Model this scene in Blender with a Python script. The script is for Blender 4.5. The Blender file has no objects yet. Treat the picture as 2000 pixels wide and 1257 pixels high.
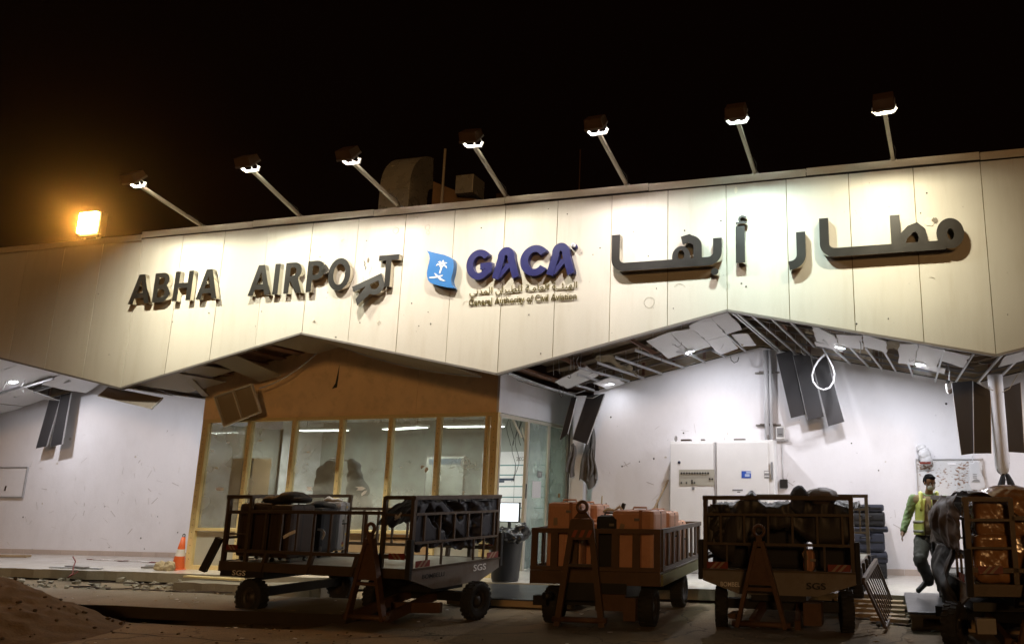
import bpy, bmesh, math, random
from mathutils import Vector, Matrix, Euler, noise
V = Vector
random.seed(7)
R = math.radians
SC = bpy.context.scene
COL = SC.collection

# ------------------------------------------------------------------ camera
CAM = V((14.2872, -12.1120, 1.75))
MR = (V((0.97104727, 0.23888741, 0.0)), V((0.04986725, -0.20270408, 0.97796948)), V((-0.2336246, 0.9496546, 0.2087479)))
FPX, CX, CY = 1531.434, 1339.0, 628.5
cd = bpy.data.cameras.new('camera')
cam = bpy.data.objects.new('camera', cd)
COL.objects.link(cam)
m3 = Matrix((MR[0], MR[1], -MR[2])).transposed()
cam.matrix_world = Matrix.Translation(CAM) @ m3.to_4x4()
cd.sensor_width = 36.0
cd.lens = FPX / 2000 * 36
cd.shift_x = (1000 - CX) / 2000
cd.clip_start, cd.clip_end = 0.1, 2000
SC.camera = cam

# ------------------------------------------------------------------ night sky, distant apron light, exposure
world = bpy.data.worlds.new('World')
SC.world = world
world.use_nodes = True
bg = world.node_tree.nodes['Background']
bg.inputs[0].default_value = (0.0016, 0.0006, 0.00035, 1)
bg.inputs[1].default_value = 1.0
sd = bpy.data.lights.new('apron_floodlight_glow', 'SUN')
sd.energy = 0.36
sd.color = (1.0, 0.54, 0.21)
sd.angle = R(6)
sun = bpy.data.objects.new('apron_floodlight_glow', sd)
COL.objects.link(sun)
sun.rotation_euler = V((-0.30, 0.93, -0.20)).to_track_quat('-Z', 'Y').to_euler()
SC.view_settings.view_transform = 'Standard'
SC.view_settings.look = 'None'
SC.view_settings.exposure = 0.0
SC.view_settings.gamma = 1.0
SC.view_settings.use_curve_mapping = False
SC.cycles.use_denoising = True
SC.cycles.max_bounces = 7
SC.cycles.sample_clamp_indirect = 6.0
SC.cycles.caustics_reflective = False
SC.cycles.caustics_refractive = False


# survey helpers: the line of sight through a photo pixel met with a plane of the place
def ray(x, y):
    return MR[0] * ((x - CX) / FPX) - MR[1] * ((y - CY) / FPX) + MR[2]
def at(x, y, Y):
    v = ray(x, y); return CAM + v * ((Y - CAM.y) / v.y)
def az(x, y, Z):
    v = ray(x, y); return CAM + v * ((Z - CAM.z) / v.z)
def ax(x, y, X):
    v = ray(x, y); return CAM + v * ((X - CAM.x) / v.x)

ZL, ZP, ZT = 3.685, 4.578, 6.705
SL = (ZP - ZL) / 4
def prof(X):
    return ZL + SL * abs(((X + 4) % 8) - 4)


# ------------------------------------------------------------------ mesh builder
class B:
    def __init__(self):
        self.v, self.f, self.m, self.s = [], [], [], []
    def add(self, vs, fs, mi=0, smooth=False):
        o = len(self.v)
        self.v += [V(p) for p in vs]
        for f in fs:
            self.f.append([i + o for i in f]); self.m.append(mi); self.s.append(smooth)
        return self
    def box(self, c, s, rot=(0, 0, 0), mi=0):
        e = Euler(rot).to_matrix(); c = V(c)
        vs = [c + e @ V((x * s[0] / 2, y * s[1] / 2, z * s[2] / 2)) for x in (-1, 1) for y in (-1, 1) for z in (-1, 1)]
        return self.add(vs, [(0, 1, 3, 2), (4, 6, 7, 5), (0, 4, 5, 1), (2, 3, 7, 6), (0, 2, 6, 4), (1, 5, 7, 3)], mi)
    def bar(self, p, q, w, h=None, mi=0, up=(0, 0, 1)):
        p, q = V(p), V(q); h = h or w
        d = (q - p).normalized(); u = V(up)
        if abs(d.dot(u)) > .98: u = V((0, 1, 0))
        a = d.cross(u).normalized(); b = a.cross(d)
        vs = [k + a * (w / 2 * i) + b * (h / 2 * j) for k in (p, q) for i, j in ((-1, -1), (1, -1), (1, 1), (-1, 1))]
        return self.add(vs, [(3, 2, 1, 0), (4, 5, 6, 7), (0, 1, 5, 4), (1, 2, 6, 5), (2, 3, 7, 6), (3, 0, 4, 7)], mi)
    def tube(self, pts, r, n=8, mi=0, closed=False):
        pts = [V(p) for p in pts]; N = len(pts); vs, fs = [], []
        a = None
        for i, p in enumerate(pts):
            d = (pts[(i + 1) % N] - pts[i - 1]) if closed else (pts[min(i + 1, N - 1)] - pts[max(i - 1, 0)])
            d.normalize()
            if a is None:
                a = d.cross(V((0, 0, 1)) if abs(d.z) < .95 else V((0, 1, 0))).normalized()
            else:
                a = (a - d * a.dot(d)).normalized()
            b = d.cross(a)
            rr = r[i] if isinstance(r, (list, tuple)) else r
            vs += [p + (a * math.cos(t) + b * math.sin(t)) * rr for t in (2 * math.pi * k / n for k in range(n))]
        for i in range(N if closed else N - 1):
            j = (i + 1) % N
            fs += [(i * n + k, i * n + (k + 1) % n, j * n + (k + 1) % n, j * n + k) for k in range(n)]
        self.add(vs, fs, mi, True)
        if not closed:
            self.add(vs[:n], [list(range(n))[::-1]], mi); self.add(vs[-n:], [list(range(n))], mi)
        return self
    def lathe(self, prof_, c=(0, 0, 0), axis=(0, 0, 1), n=20, mi=0):
        c = V(c); d = V(axis).normalized()
        a = d.cross(V((1, 0, 0)) if abs(d.x) < .9 else V((0, 1, 0))).normalized(); b = d.cross(a)
        vs, fs = [], []
        for r, h in prof_:
            vs += [c + d * h + (a * math.cos(t) + b * math.sin(t)) * r for t in (2 * math.pi * k / n for k in range(n))]
        for i in range(len(prof_) - 1):
            fs += [(i * n + k, i * n + (k + 1) % n, (i + 1) * n + (k + 1) % n, (i + 1) * n + k) for k in range(n)]
        return self.add(vs, fs, mi, True)
    def prism(self, poly, depth, mi=0, side=None):
        # poly: 3-D points of the front face; depth: vector to the back face
        d = V(depth); n = len(poly); P = [V(p) for p in poly]
        self.add(P, [list(range(n))], mi)
        self.add([p + d for p in P], [list(range(n))[::-1]], mi if side is None else side)
        self.add(P + [p + d for p in P], [(k, k + n, (k + 1) % n + n, (k + 1) % n) for k in range(n)], mi if side is None else side)
        return self
    def ball(self, c, r, rot=(0, 0, 0), nu=14, nv=9, mi=0):
        c = V(c); e = Euler(rot).to_matrix(); r = V(r) if not isinstance(r, (int, float)) else V((r, r, r))
        vs = [c + e @ V((0, 0, -r.z))]
        for j in range(1, nv):
            ph = -math.pi / 2 + math.pi * j / nv
            vs += [c + e @ V((r.x * math.cos(ph) * math.cos(t), r.y * math.cos(ph) * math.sin(t), r.z * math.sin(ph))) for t in (2 * math.pi * k / nu for k in range(nu))]
        vs.append(c + e @ V((0, 0, r.z)))
        fs = [(0, 1 + (k + 1) % nu, 1 + k) for k in range(nu)]
        for j in range(nv - 2):
            o = 1 + j * nu
            fs += [(o + k, o + (k + 1) % nu, o + nu + (k + 1) % nu, o + nu + k) for k in range(nu)]
        o = 1 + (nv - 2) * nu; L = len(vs) - 1
        fs += [(o + k, o + (k + 1) % nu, L) for k in range(nu)]
        return self.add(vs, fs, mi, True)
    def cap(self, p, r0, q, r1, n=12):
        self.ball(p, r0, nu=n, nv=8); self.ball(q, r1, nu=n, nv=8)
        p, q = V(p), V(q)
        if (q - p).length > 1e-4: self.tube([p, q], [r0, r1], n)
        return self
    def sheet(self, fn, nu, nv, mi=0, smooth=True):
        vs = [V(fn(i / nu, j / nv)) for j in range(nv + 1) for i in range(nu + 1)]
        fs = [(j * (nu + 1) + i, j * (nu + 1) + i + 1, (j + 1) * (nu + 1) + i + 1, (j + 1) * (nu + 1) + i) for j in range(nv) for i in range(nu)]
        return self.add(vs, fs, mi, smooth)


def mesh_of(b, name, mats):
    me = bpy.data.meshes.new(name)
    me.from_pydata([tuple(p) for p in b.v], [], b.f)
    for mt in (mats if isinstance(mats, (list, tuple)) else [mats]): me.materials.append(mt)
    me.polygons.foreach_set('material_index', b.m)
    me.polygons.foreach_set('use_smooth', b.s)
    me.update()
    return me

def fix_normals(me):
    bm = bmesh.new(); bm.from_mesh(me)
    bmesh.ops.remove_doubles(bm, verts=bm.verts, dist=1e-5)
    bmesh.ops.recalc_face_normals(bm, faces=bm.faces); bm.to_mesh(me); bm.free()

def tag(o, label=None, cat=None, group=None, kind=None):
    if label: o['label'] = label
    if cat: o['category'] = cat
    if group: o['group'] = group
    if kind: o['kind'] = kind
    return o

def thing(name, label, cat, loc=(0, 0, 0), rz=0, group=None):
    o = bpy.data.objects.new(name, None); COL.objects.link(o)
    o.empty_display_size = .2
    o.location = loc; o.rotation_euler = (0, 0, rz)
    return tag(o, label, cat, group)

def mods(me, specs):
    # run modifiers on a mesh datablock and return the evaluated mesh
    t = bpy.data.objects.new('scratch', me); COL.objects.link(t)
    for typ, kw in specs:
        md = t.modifiers.new('m', typ)
        for k, v in kw.items(): setattr(md, k, v)
    dg = bpy.context.evaluated_depsgraph_get()
    out = bpy.data.meshes.new_from_object(t.evaluated_get(dg))
    bpy.data.objects.remove(t); 
    return out

def obj(name, b, mats, parent=None, bevel=0, loc=None, world=False, normals=True, me=None, **tg):
    # local geometry by default; world=True: geometry given in world space, parent is an unrotated Empty
    if me is None:
        me = mesh_of(b, name, mats)
        if normals: fix_normals(me)
    if bevel:
        bm = bmesh.new(); bm.from_mesh(me)
        es = [e for e in bm.edges if len(e.link_faces) == 2 and e.calc_face_angle(0) > .6]
        bmesh.ops.bevel(bm, geom=es, offset=bevel, segments=2, affect='EDGES', profile=.6, clamp_overlap=True)
        bm.to_mesh(me); bm.free()
    o = bpy.data.objects.new(name, me); COL.objects.link(o)
    if parent is not None:
        o.parent = parent
        if world:
            p, acc = parent, V((0, 0, 0))
            while p is not None: acc += p.location; p = p.parent
            me.transform(Matrix.Translation(-acc))
    if loc is not None: o.location = loc
    elif parent is None:
        # put the origin at the base of a one-mesh thing
        xs = [v.co for v in me.vertices]
        c = V((sum(p.x for p in xs) / len(xs), sum(p.y for p in xs) / len(xs), min(p.z for p in xs)))
        me.transform(Matrix.Translation(-c)); o.location = c
    tag(o, tg.get('label'), tg.get('cat'), tg.get('group'), tg.get('kind'))
    return o

def dup(o, parent=None):
    c = o.copy(); COL.objects.link(c); c.parent = parent
    for ch in list(o.children): dup(ch, c)
    return c


# ------------------------------------------------------------------ materials
MATS = {}
def mat(name, col, rough=.6, metal=0.0, var=.12, scale=4.0, bump=0.0, bscale=60.0, dirt=None, dirt_amt=.5, dscale=3.0, rvar=.1,
        emit=None, estr=0, random_tint=0.0, trans=0.0, alpha=1.0, coat=0.0, stretch=(1, 1, 1), spec=.5, sheen=0.0):
    if name in MATS: return MATS[name]
    m = bpy.data.materials.new(name); m.use_nodes = True
    nt = m.node_tree; N = nt.nodes; L = nt.links
    p = N['Principled BSDF']
    p.inputs['Roughness'].default_value = rough
    p.inputs['Metallic'].default_value = metal
    p.inputs['Specular IOR Level'].default_value = spec
    p.inputs['Coat Weight'].default_value = coat
    p.inputs['Sheen Weight'].default_value = sheen
    p.inputs['Transmission Weight'].default_value = trans
    p.inputs['Alpha'].default_value = alpha
    tc = N.new('ShaderNodeTexCoord'); mp = N.new('ShaderNodeMapping')
    mp.inputs['Scale'].default_value = stretch
    L.new(tc.outputs['Object'], mp.inputs['Vector'])
    nz = N.new('ShaderNodeTexNoise'); nz.inputs['Scale'].default_value = scale; nz.inputs['Detail'].default_value = 6
    nz.inputs['Roughness'].default_value = .62
    L.new(mp.outputs[0], nz.inputs['Vector'])
    mx = N.new('ShaderNodeMix'); mx.data_type = 'RGBA'
    c = V(col)
    lo, hi = c * (1 - var * 1.6), c * (1 + var * 1.2)
    mx.inputs[6].default_value = (*lo, 1); mx.inputs[7].default_value = (min(hi.x, .95), min(hi.y, .95), min(hi.z, .95), 1)
    L.new(nz.outputs['Fac'], mx.inputs[0])
    out = mx.outputs[2]
    if dirt is not None:
        n2 = N.new('ShaderNodeTexNoise'); n2.inputs['Scale'].default_value = dscale; n2.inputs['Detail'].default_value = 9; n2.inputs['Roughness'].default_value = .7
        L.new(mp.outputs[0], n2.inputs['Vector'])
        rp = N.new('ShaderNodeMapRange'); rp.inputs[1].default_value = .5; rp.inputs[2].default_value = .68
        rp.inputs[3].default_value = 0; rp.inputs[4].default_value = dirt_amt
        L.new(n2.outputs['Fac'], rp.inputs[0])
        m2 = N.new('ShaderNodeMix'); m2.data_type = 'RGBA'
        L.new(rp.outputs[0], m2.inputs[0]); L.new(out, m2.inputs[6]); m2.inputs[7].default_value = (*dirt, 1)
        out = m2.outputs[2]
    if random_tint:
        oi = N.new('ShaderNodeObjectInfo'); mr = N.new('ShaderNodeMapRange')
        mr.inputs[3].default_value = 1 - random_tint; mr.inputs[4].default_value = 1 + random_tint
        L.new(oi.outputs['Random'], mr.inputs[0])
        hs = N.new('ShaderNodeHueSaturation'); L.new(mr.outputs[0], hs.inputs['Value']); L.new(out, hs.inputs['Color'])
        out = hs.outputs[0]
    L.new(out, p.inputs['Base Color'])
    if rvar:
        mr = N.new('ShaderNodeMapRange'); mr.inputs[3].default_value = max(rough - rvar, .02); mr.inputs[4].default_value = min(rough + rvar, 1)
        L.new(nz.outputs['Fac'], mr.inputs[0]); L.new(mr.outputs[0], p.inputs['Roughness'])
    if bump:
        n3 = N.new('ShaderNodeTexNoise'); n3.inputs['Scale'].default_value = bscale; n3.inputs['Detail'].default_value = 5
        L.new(mp.outputs[0], n3.inputs['Vector'])
        bp = N.new('ShaderNodeBump'); bp.inputs['Strength'].default_value = bump; bp.inputs['Distance'].default_value = .02
        L.new(n3.outputs['Fac'], bp.inputs['Height']); L.new(bp.outputs[0], p.inputs['Normal'])
    if emit:
        p.inputs['Emission Color'].default_value = (*emit, 1); p.inputs['Emission Strength'].default_value = estr
    MATS[name] = m
    return m

M_fascia = mat('fascia_cream', (.585, .55, .475), .55, var=.06, scale=1.1, bump=.35, bscale=1.7, dirt=(.40, .34, .24), dirt_amt=.26, dscale=1.5, random_tint=.045, stretch=(2.0, 1, .28))
M_coping = mat('coping_cream', (.52, .46, .36), .45, var=.06, scale=2, dirt=(.35, .27, .17), dirt_amt=.3)
M_seal = mat('joint_sealant', (.17, .13, .035), .8, var=.4, scale=12)
M_trim = mat('edge_trim_grey', (.22, .20, .18), .5, metal=.3, var=.15)
M_wall = mat('white_plaster', (.82, .81, .83), .8, var=.05, scale=1.6, bump=.22, bscale=9, dirt=(.58, .55, .53), dirt_amt=.18, dscale=1.5, stretch=(1, 1, .6))
M_skirt = mat('skirting_tile', (.55, .46, .40), .35, var=.08, random_tint=.05)
M_board = mat('brown_board', (.84, .60, .34), .7, var=.12, scale=2.2, bump=.06, bscale=80, dirt=(.55, .38, .20), dirt_amt=.55)
M_pine = mat('pine_timber', (.72, .56, .26), .6, var=.2, scale=3, stretch=(6, 6, .6), bump=.08, bscale=30, dirt=(.33, .2, .06), dirt_amt=.4)
M_alu = mat('aluminium', (.62, .58, .5), .38, metal=.55, var=.08)
M_galv = mat('galvanised_steel', (.45, .45, .43), .38, metal=.7, var=.2, scale=14)
M_tbar = mat('grid_steel', (.55, .55, .56), .4, metal=.5, var=.1)
M_tile = mat('ceiling_white', (.70, .70, .71), .6, var=.04, scale=2, random_tint=.04)
M_dark = mat('dark_panel', (.035, .033, .035), .5, var=.2, scale=3, bump=.03, random_tint=.1)
M_deck = mat('roof_deck', (.22, .16, .10), .8, var=.25, scale=2.5, bump=.15, bscale=12, dirt=(.08, .05, .03), dirt_amt=.6)
M_slat = mat('dark_wood_slat', (.17, .075, .035), .6, var=.3, stretch=(1, 8, 8))
M_soffit = mat('soffit_olive', (.27, .22, .14), .55, var=.1, scale=2)
M_panel = mat('cart_panel', (.20, .175, .15), .5, metal=.2, var=.18, scale=4, bump=.1, bscale=30, dirt=(.12, .08, .05), dirt_amt=.6, dscale=4)
M_cart = mat('cart_paint', (.10, .055, .027), .55, metal=.15, var=.25, scale=5, bump=.12, bscale=40, dirt=(.11, .06, .03), dirt_amt=.7, dscale=5)
M_cartgrey = mat('cart_grey', (.095, .068, .045), .5, metal=.25, var=.18, scale=5, bump=.08, bscale=40, dirt=(.05, .032, .02), dirt_amt=.7, dscale=4)
M_draw = mat('drawbar_rust', (.115, .058, .03), .6, metal=.2, var=.3, scale=7, bump=.15, dirt=(.07, .03, .015), dirt_amt=.7, dscale=6)
M_plate = mat('deck_plate', (.36, .35, .31), .45, metal=.5, var=.15, scale=6, dirt=(.2, .17, .13), dirt_amt=.5)
M_rubber = mat('tyre_rubber', (.022, .021, .02), .8, var=.3, bump=.2)
M_rim = mat('wheel_rim', (.06, .054, .048), .5, metal=.4, var=.2, dirt=(.1, .07, .05), dirt_amt=.6, dscale=8)
M_black = mat('black_steel', (.02, .018, .016), .5, metal=.2, var=.3)
M_red = mat('reflector_red', (.20, .03, .018), .5, var=.2, scale=10)
M_cream = mat('reflector_cream', (.30, .22, .15), .5, var=.15, scale=10)
M_white = mat('white_paint', (.80, .79, .77), .5, var=.05)
M_letter = mat('letter_face', (.026, .024, .021), .42, metal=.35, var=.2, scale=5, bump=.03)
M_chrome = mat('polished_steel', (.72, .68, .58), .14, metal=1.0, var=.06, scale=8, rvar=.06)
M_blue = mat('sign_blue', (.013, .014, .098), .4, var=.08)
M_bluedk = mat('sign_blue_return', (.05, .048, .16), .35, metal=.3, var=.1)
M_sky = mat('emblem_blue', (.03, .17, .46), .4, var=.06)
M_gold = mat('small_letter_face', (.10, .082, .035), .45, metal=.4, var=.2)
M_goldside = mat('small_letter_side', (.50, .43, .16), .35, metal=.4, var=.15)
M_conc = mat('concrete', (.30, .26, .19), .85, var=.2, scale=5, bump=.35, bscale=25, dirt=(.14, .11, .07), dirt_amt=.5, dscale=2.5)
M_rubble = mat('broken_concrete', (.36, .32, .24), .9, var=.3, scale=8, bump=.4, bscale=30, random_tint=.15)
M_soil = mat('dirt_soil', (.135, .085, .042), .95, var=.35, scale=6, bump=.5, bscale=30, dirt=(.10, .06, .03), dirt_amt=.5, dscale=4)
M_rebar = mat('rebar_rust', (.10, .07, .05), .7, metal=.5, var=.3)
M_floor = mat('terminal_floor', (.60, .56, .50), .22, var=.06, scale=2, dirt=(.4, .36, .3), dirt_amt=.35, dscale=3)
M_matplate = mat('steel_floor_plate', (.10, .105, .11), .33, metal=.6, var=.25, scale=4, dirt=(.16, .14, .11), dirt_amt=.4)
M_wood = mat('rough_wood', (.40, .29, .17), .75, var=.25, scale=3, stretch=(.6, 6, 6), bump=.15)
M_rock = mat('limestone', (.45, .36, .22), .9, var=.25, scale=7, bump=.4, bscale=18)
M_orange = mat('cone_orange', (.72, .13, .03), .5, var=.12, dirt=(.35, .12, .05), dirt_amt=.3)
M_case = mat('salmon_shell', (.56, .285, .17), .5, var=.12, scale=7, bump=.35, bscale=7, dirt=(.34, .17, .10), dirt_amt=.4, dscale=4)
M_casebk = mat('black_fabric', (.014, .013, .014), .7, var=.3, bump=.1)
M_casebr = mat('brown_canvas', (.040, .023, .013), .6, var=.25, bump=.12, bscale=90)
M_casenv = mat('navy_fabric', (.032, .034, .05), .75, var=.25, bump=.1)
M_tarpn = mat('navy_tarp', (.020, .020, .028), .48, var=.25, scale=7)
M_tarpg = mat('olive_tarp', (.030, .024, .018), .5, var=.25, scale=5)
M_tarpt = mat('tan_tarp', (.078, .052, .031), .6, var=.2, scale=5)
M_bag = mat('black_bin_bag', (.012, .012, .013), .22, var=.2)
M_bin = mat('bin_plastic', (.03, .03, .033), .5, var=.2)
M_bagw = mat('white_plastic_bag', (.62, .62, .63), .35, var=.05)
M_paper = mat('paper', (.80, .79, .80), .7, var=.03)
M_skin = mat('skin', (.27, .145, .085), .5, var=.08, scale=20)
M_hair = mat('hair', (.006, .005, .005), .85, spec=.1, var=.3, scale=60, bump=.4)
M_mask = mat('face_mask', (.62, .66, .68), .7, var=.04)
M_vest = mat('hi_vis_yellow', (.68, .74, .20), .6, var=.08, scale=9)
M_refl = mat('reflective_band', (.45, .45, .42), .4, var=.1)
M_shirt = mat('green_shirt', (.22, .32, .15), .75, var=.12, scale=12, bump=.15)
M_khaki = mat('khaki_shirt', (.33, .25, .16), .75, var=.12, scale=12, bump=.15)
M_trous = mat('grey_trousers', (.105, .105, .10), .8, var=.2, scale=10, bump=.2)
M_shoe = mat('dark_shoe', (.03, .026, .022), .55, var=.3)
M_wrap = mat('wrapped_brown', (.36, .175, .065), .2, var=.3, scale=5, coat=.6, bump=.5, bscale=11)
M_cardb = mat('cardboard', (.34, .22, .11), .75, var=.12)
M_wallin = mat('office_wall', (.42, .44, .41), .8, var=.06, scale=1.5)
M_jacket = mat('dark_jacket', (.045, .047, .05), .85, var=.25)
M_grey = mat('grey_plastic', (.25, .25, .25), .5, var=.1)
M_beige = mat('beige_panel', (.42, .40, .33), .5, var=.06)
M_bluest = mat('blue_sticker', (.03, .10, .48), .5, var=.05)
M_lamp = mat('lamp_glow', (1, 1, 1), .5, var=0, emit=(.9, .95, 1.0), estr=14)
M_bulb = mat('halide_bulb', (1, 1, 1), .5, var=0, emit=(1, .97, .9), estr=25)
M_tube = mat('ceiling_tube', (1, 1, 1), .5, var=0, emit=(.92, 1, .94), estr=7)
M_sod = mat('sodium_lens', (1, .7, .3), .5, var=0, emit=(1, .55, .13), estr=60)
M_screen = mat('screen_glow', (1, 1, 1), .4, var=0, emit=(.82, .9, 1), estr=1.3)
M_hood = mat('lamp_hood', (.13, .075, .042), .5, metal=.3, var=.2)
M_conduit = mat('white_conduit', (.55, .55, .56), .4, var=.05)
M_puncture = mat('puncture', (.02, .016, .012), .9, var=.2)
M_tornp = mat('torn_paint', (.72, .66, .54), .8, var=.1, scale=12)
M_tapew = mat('tape_white', (.75, .70, .66), .5)
M_bottle = mat('water_bottle', (.75, .8, .82), .1, var=.02, trans=.8)

def glass_mat(name, tint, mixv, dust):
    m = bpy.data.materials.new(name); m.use_nodes = True
    nt = m.node_tree; N = nt.nodes; L = nt.links
    N.remove(N['Principled BSDF'])
    g = N.new('ShaderNodeBsdfGlossy'); g.inputs['Roughness'].default_value = .03
    t = N.new('ShaderNodeBsdfTransparent'); t.inputs[0].default_value = (*tint, 1)
    fr = N.new('ShaderNodeFresnel'); fr.inputs[0].default_value = 1.5
    ge = N.new('ShaderNodeNewGeometry'); mm = N.new('ShaderNodeMath'); mm.operation = 'MULTIPLY_ADD'
    mm.inputs[1].default_value = 1 / 1.5 - 1.5; mm.inputs[2].default_value = 1.5
    L.new(ge.outputs['Backfacing'], mm.inputs[0]); L.new(mm.outputs[0], fr.inputs[0])
    mx = N.new('ShaderNodeMixShader'); L.new(fr.outputs[0], mx.inputs[0]); L.new(t.outputs[0], mx.inputs[1]); L.new(g.outputs[0], mx.inputs[2])
    d = N.new('ShaderNodeBsdfDiffuse'); d.inputs[0].default_value = (*dust, 1)
    tc = N.new('ShaderNodeTexCoord'); nz = N.new('ShaderNodeTexNoise'); nz.inputs['Scale'].default_value = 1.7; nz.inputs['Detail'].default_value = 8
    L.new(tc.outputs['Object'], nz.inputs['Vector'])
    mr = N.new('ShaderNodeMapRange'); mr.inputs[1].default_value = .35; mr.inputs[2].default_value = .7
    mr.inputs[3].default_value = mixv * .55; mr.inputs[4].default_value = mixv * 1.5
    L.new(nz.outputs['Fac'], mr.inputs[0])
    m2 = N.new('ShaderNodeMixShader'); L.new(mr.outputs[0], m2.inputs[0]); L.new(mx.outputs[0], m2.inputs[1]); L.new(d.outputs[0], m2.inputs[2])
    L.new(m2.outputs[0], N['Material Output'].inputs[0])
    return m
M_glass = glass_mat('dusty_glass', (.88, .90, .87), .26, (.66, .66, .60))
M_frost = glass_mat('frosted_glass', (.8, .88, .85), .32, (.60, .66, .64))


# ------------------------------------------------------------------ flat lettering helpers
def arc(cx, cy, rx, ry, a0, a1, n=12):
    return [(cx + rx * math.cos(R(a0 + (a1 - a0) * k / n)), cy + ry * math.sin(R(a0 + (a1 - a0) * k / n))) for k in range(n + 1)]

def stroke(pts, w, w1=None):
    P = [V((p[0], p[1], 0)) for p in pts]
    P = [p for i, p in enumerate(P) if i == 0 or (p - P[i - 1]).length > 1e-4]; n = len(P); Lf, Rt = [], []
    for i, p in enumerate(P):
        a = (P[i] - P[i - 1]).normalized() if i else None
        b = (P[i + 1] - P[i]).normalized() if i < n - 1 else None
        ww = w + ((w1 if w1 else w) - w) * i / (n - 1)
        if a is None: t, k = b, 1
        elif b is None: t, k = a, 1
        else:
            t = (a + b).normalized(); k = 1 / max(.5, t.dot(b))
        nn = V((-t.y, t.x, 0)) * (ww / 2 * k)
        Lf.append((p.x + nn.x, p.y + nn.y)); Rt.append((p.x - nn.x, p.y - nn.y))
    return Lf + Rt[::-1]

def curve_mesh(loops, depth):
    # filled outline with holes; returns verts/faces with the face toward +Z at z = depth and the back at 0
    cu = bpy.data.curves.new('outline', 'CURVE'); cu.dimensions = '2D'; cu.fill_mode = 'BOTH'; cu.extrude = depth / 2
    for lp in loops:
        s = cu.splines.new('POLY'); s.points.add(len(lp) - 1)
        for q, pt in zip(s.points, lp): q.co = (pt[0], pt[1], 0, 1)
        s.use_cyclic_u = True
    t = bpy.data.objects.new('scratch', cu); COL.objects.link(t)
    dg = bpy.context.evaluated_depsgraph_get()
    me = bpy.data.meshes.new_from_object(t.evaluated_get(dg))
    bpy.data.objects.remove(t)
    me.transform(Matrix.Translation((0, 0, depth / 2)))
    return me

def text_mesh(s, width, height, depth, off=0.0):
    cu = bpy.data.curves.new('writing', 'FONT'); cu.body = s; cu.extrude = depth / 2; cu.offset = off; cu.resolution_u = 3
    t = bpy.data.objects.new('scratch', cu); COL.objects.link(t)
    dg = bpy.context.evaluated_depsgraph_get()
    me = bpy.data.meshes.new_from_object(t.evaluated_get(dg))
    bpy.data.objects.remove(t)
    xs = [v.co.x for v in me.vertices]; ys = [v.co.y for v in me.vertices]
    x0, x1, y0, y1 = min(xs), max(xs), min(ys), max(ys)
    sx = width / (x1 - x0); sy = height / (y1 - y0) if height else sx
    me.transform(Matrix.Diagonal((sx, sy, 1, 1)) @ Matrix.Translation((-x0, -y0, depth / 2)))
    return me

def upright(me, mats, origin):
    # stand a flat outline up against a wall: x stays, y becomes z, the face looks to -Y
    me.materials.clear()
    for k in mats: me.materials.append(k)
    for p in me.polygons: p.material_index = 0 if p.normal.z > .7 else min(1, len(mats) - 1)
    M = Matrix(((1, 0, 0, 0), (0, 0, -1, 0), (0, 1, 0, 0), (0, 0, 0, 1)))
    me.transform(Matrix.Translation(V(origin)) @ M)
    return me

def words(me, gap):
    # split a lettering mesh into one mesh per word
    bm = bmesh.new(); bm.from_mesh(me); bm.verts.ensure_lookup_table()
    comp = {}; k = 0
    for v in bm.verts:
        if v in comp: continue
        st = [v]; comp[v] = k
        while st:
            q = st.pop()
            for e in q.link_edges:
                w = e.other_vert(q)
                if w not in comp: comp[w] = k; st.append(w)
        k += 1
    iv = [[9e9, -9e9, c] for c in range(k)]
    for v, c in comp.items(): iv[c][0] = min(iv[c][0], v.co.x); iv[c][1] = max(iv[c][1], v.co.x)
    iv.sort(); grp = {}; g = 0; end = iv[0][1]
    for a, b_, c in iv:
        if a - end > gap: g += 1
        grp[c] = g; end = max(end, b_)
    out = []
    for n in range(g + 1):
        b2 = bm.copy(); src = list(bm.verts)
        bmesh.ops.delete(b2, geom=[w for v, w in zip(src, list(b2.verts)) if grp[comp[v]] != n], context='VERTS')
        m_ = bpy.data.meshes.new('word'); b2.to_mesh(m_); b2.free(); out.append(m_)
    bm.free()
    return out

# ------------------------------------------------------------------ ground
def ground_h(x, y):
    n = noise.noise(V((x * .7, y * .7, 0))) * .025 + noise.noise(V((x * 3.1, y * 3.1, 4))) * .010
    h = n * .6 - .01
    left = max(0, min(1, (7.0 - x) / 1.2))
    if left > 0:
        d = 0
        if -2.95 < y < -1.2: d = min(1, (y + 2.95) / .28, (-1.2 - y) / .2 + .35) * .30     # open trench before the slab
        if -1.3 < y < .9: d = max(d, .03 + .09 * noise.noise(V((x * 2.2, y * 2.2, 8))) - .08 * (y + .2))        # rubble bed behind it
        h -= d * left
    if x > 13 and -.2 < y < .8: h -= .05
    if y > .85: h -= .25
    # heap of earth at the left
    r = math.hypot((x - .5) / 1.0, (y + 4.1) / .5)
    m = max(0, 1 - r / 4.5)
    hp = 1.42 * m ** 1.15 * (1 + .10 * noise.noise(V((x * 1.3, y * 1.3, 2)))) + (.07 * noise.noise(V((x * 4, y * 4, 2))) + .03 * noise.noise(V((x * 11, y * 11, 2)))) * min(1, m * 4)
    return h, hp if m > 0 else 0

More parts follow.
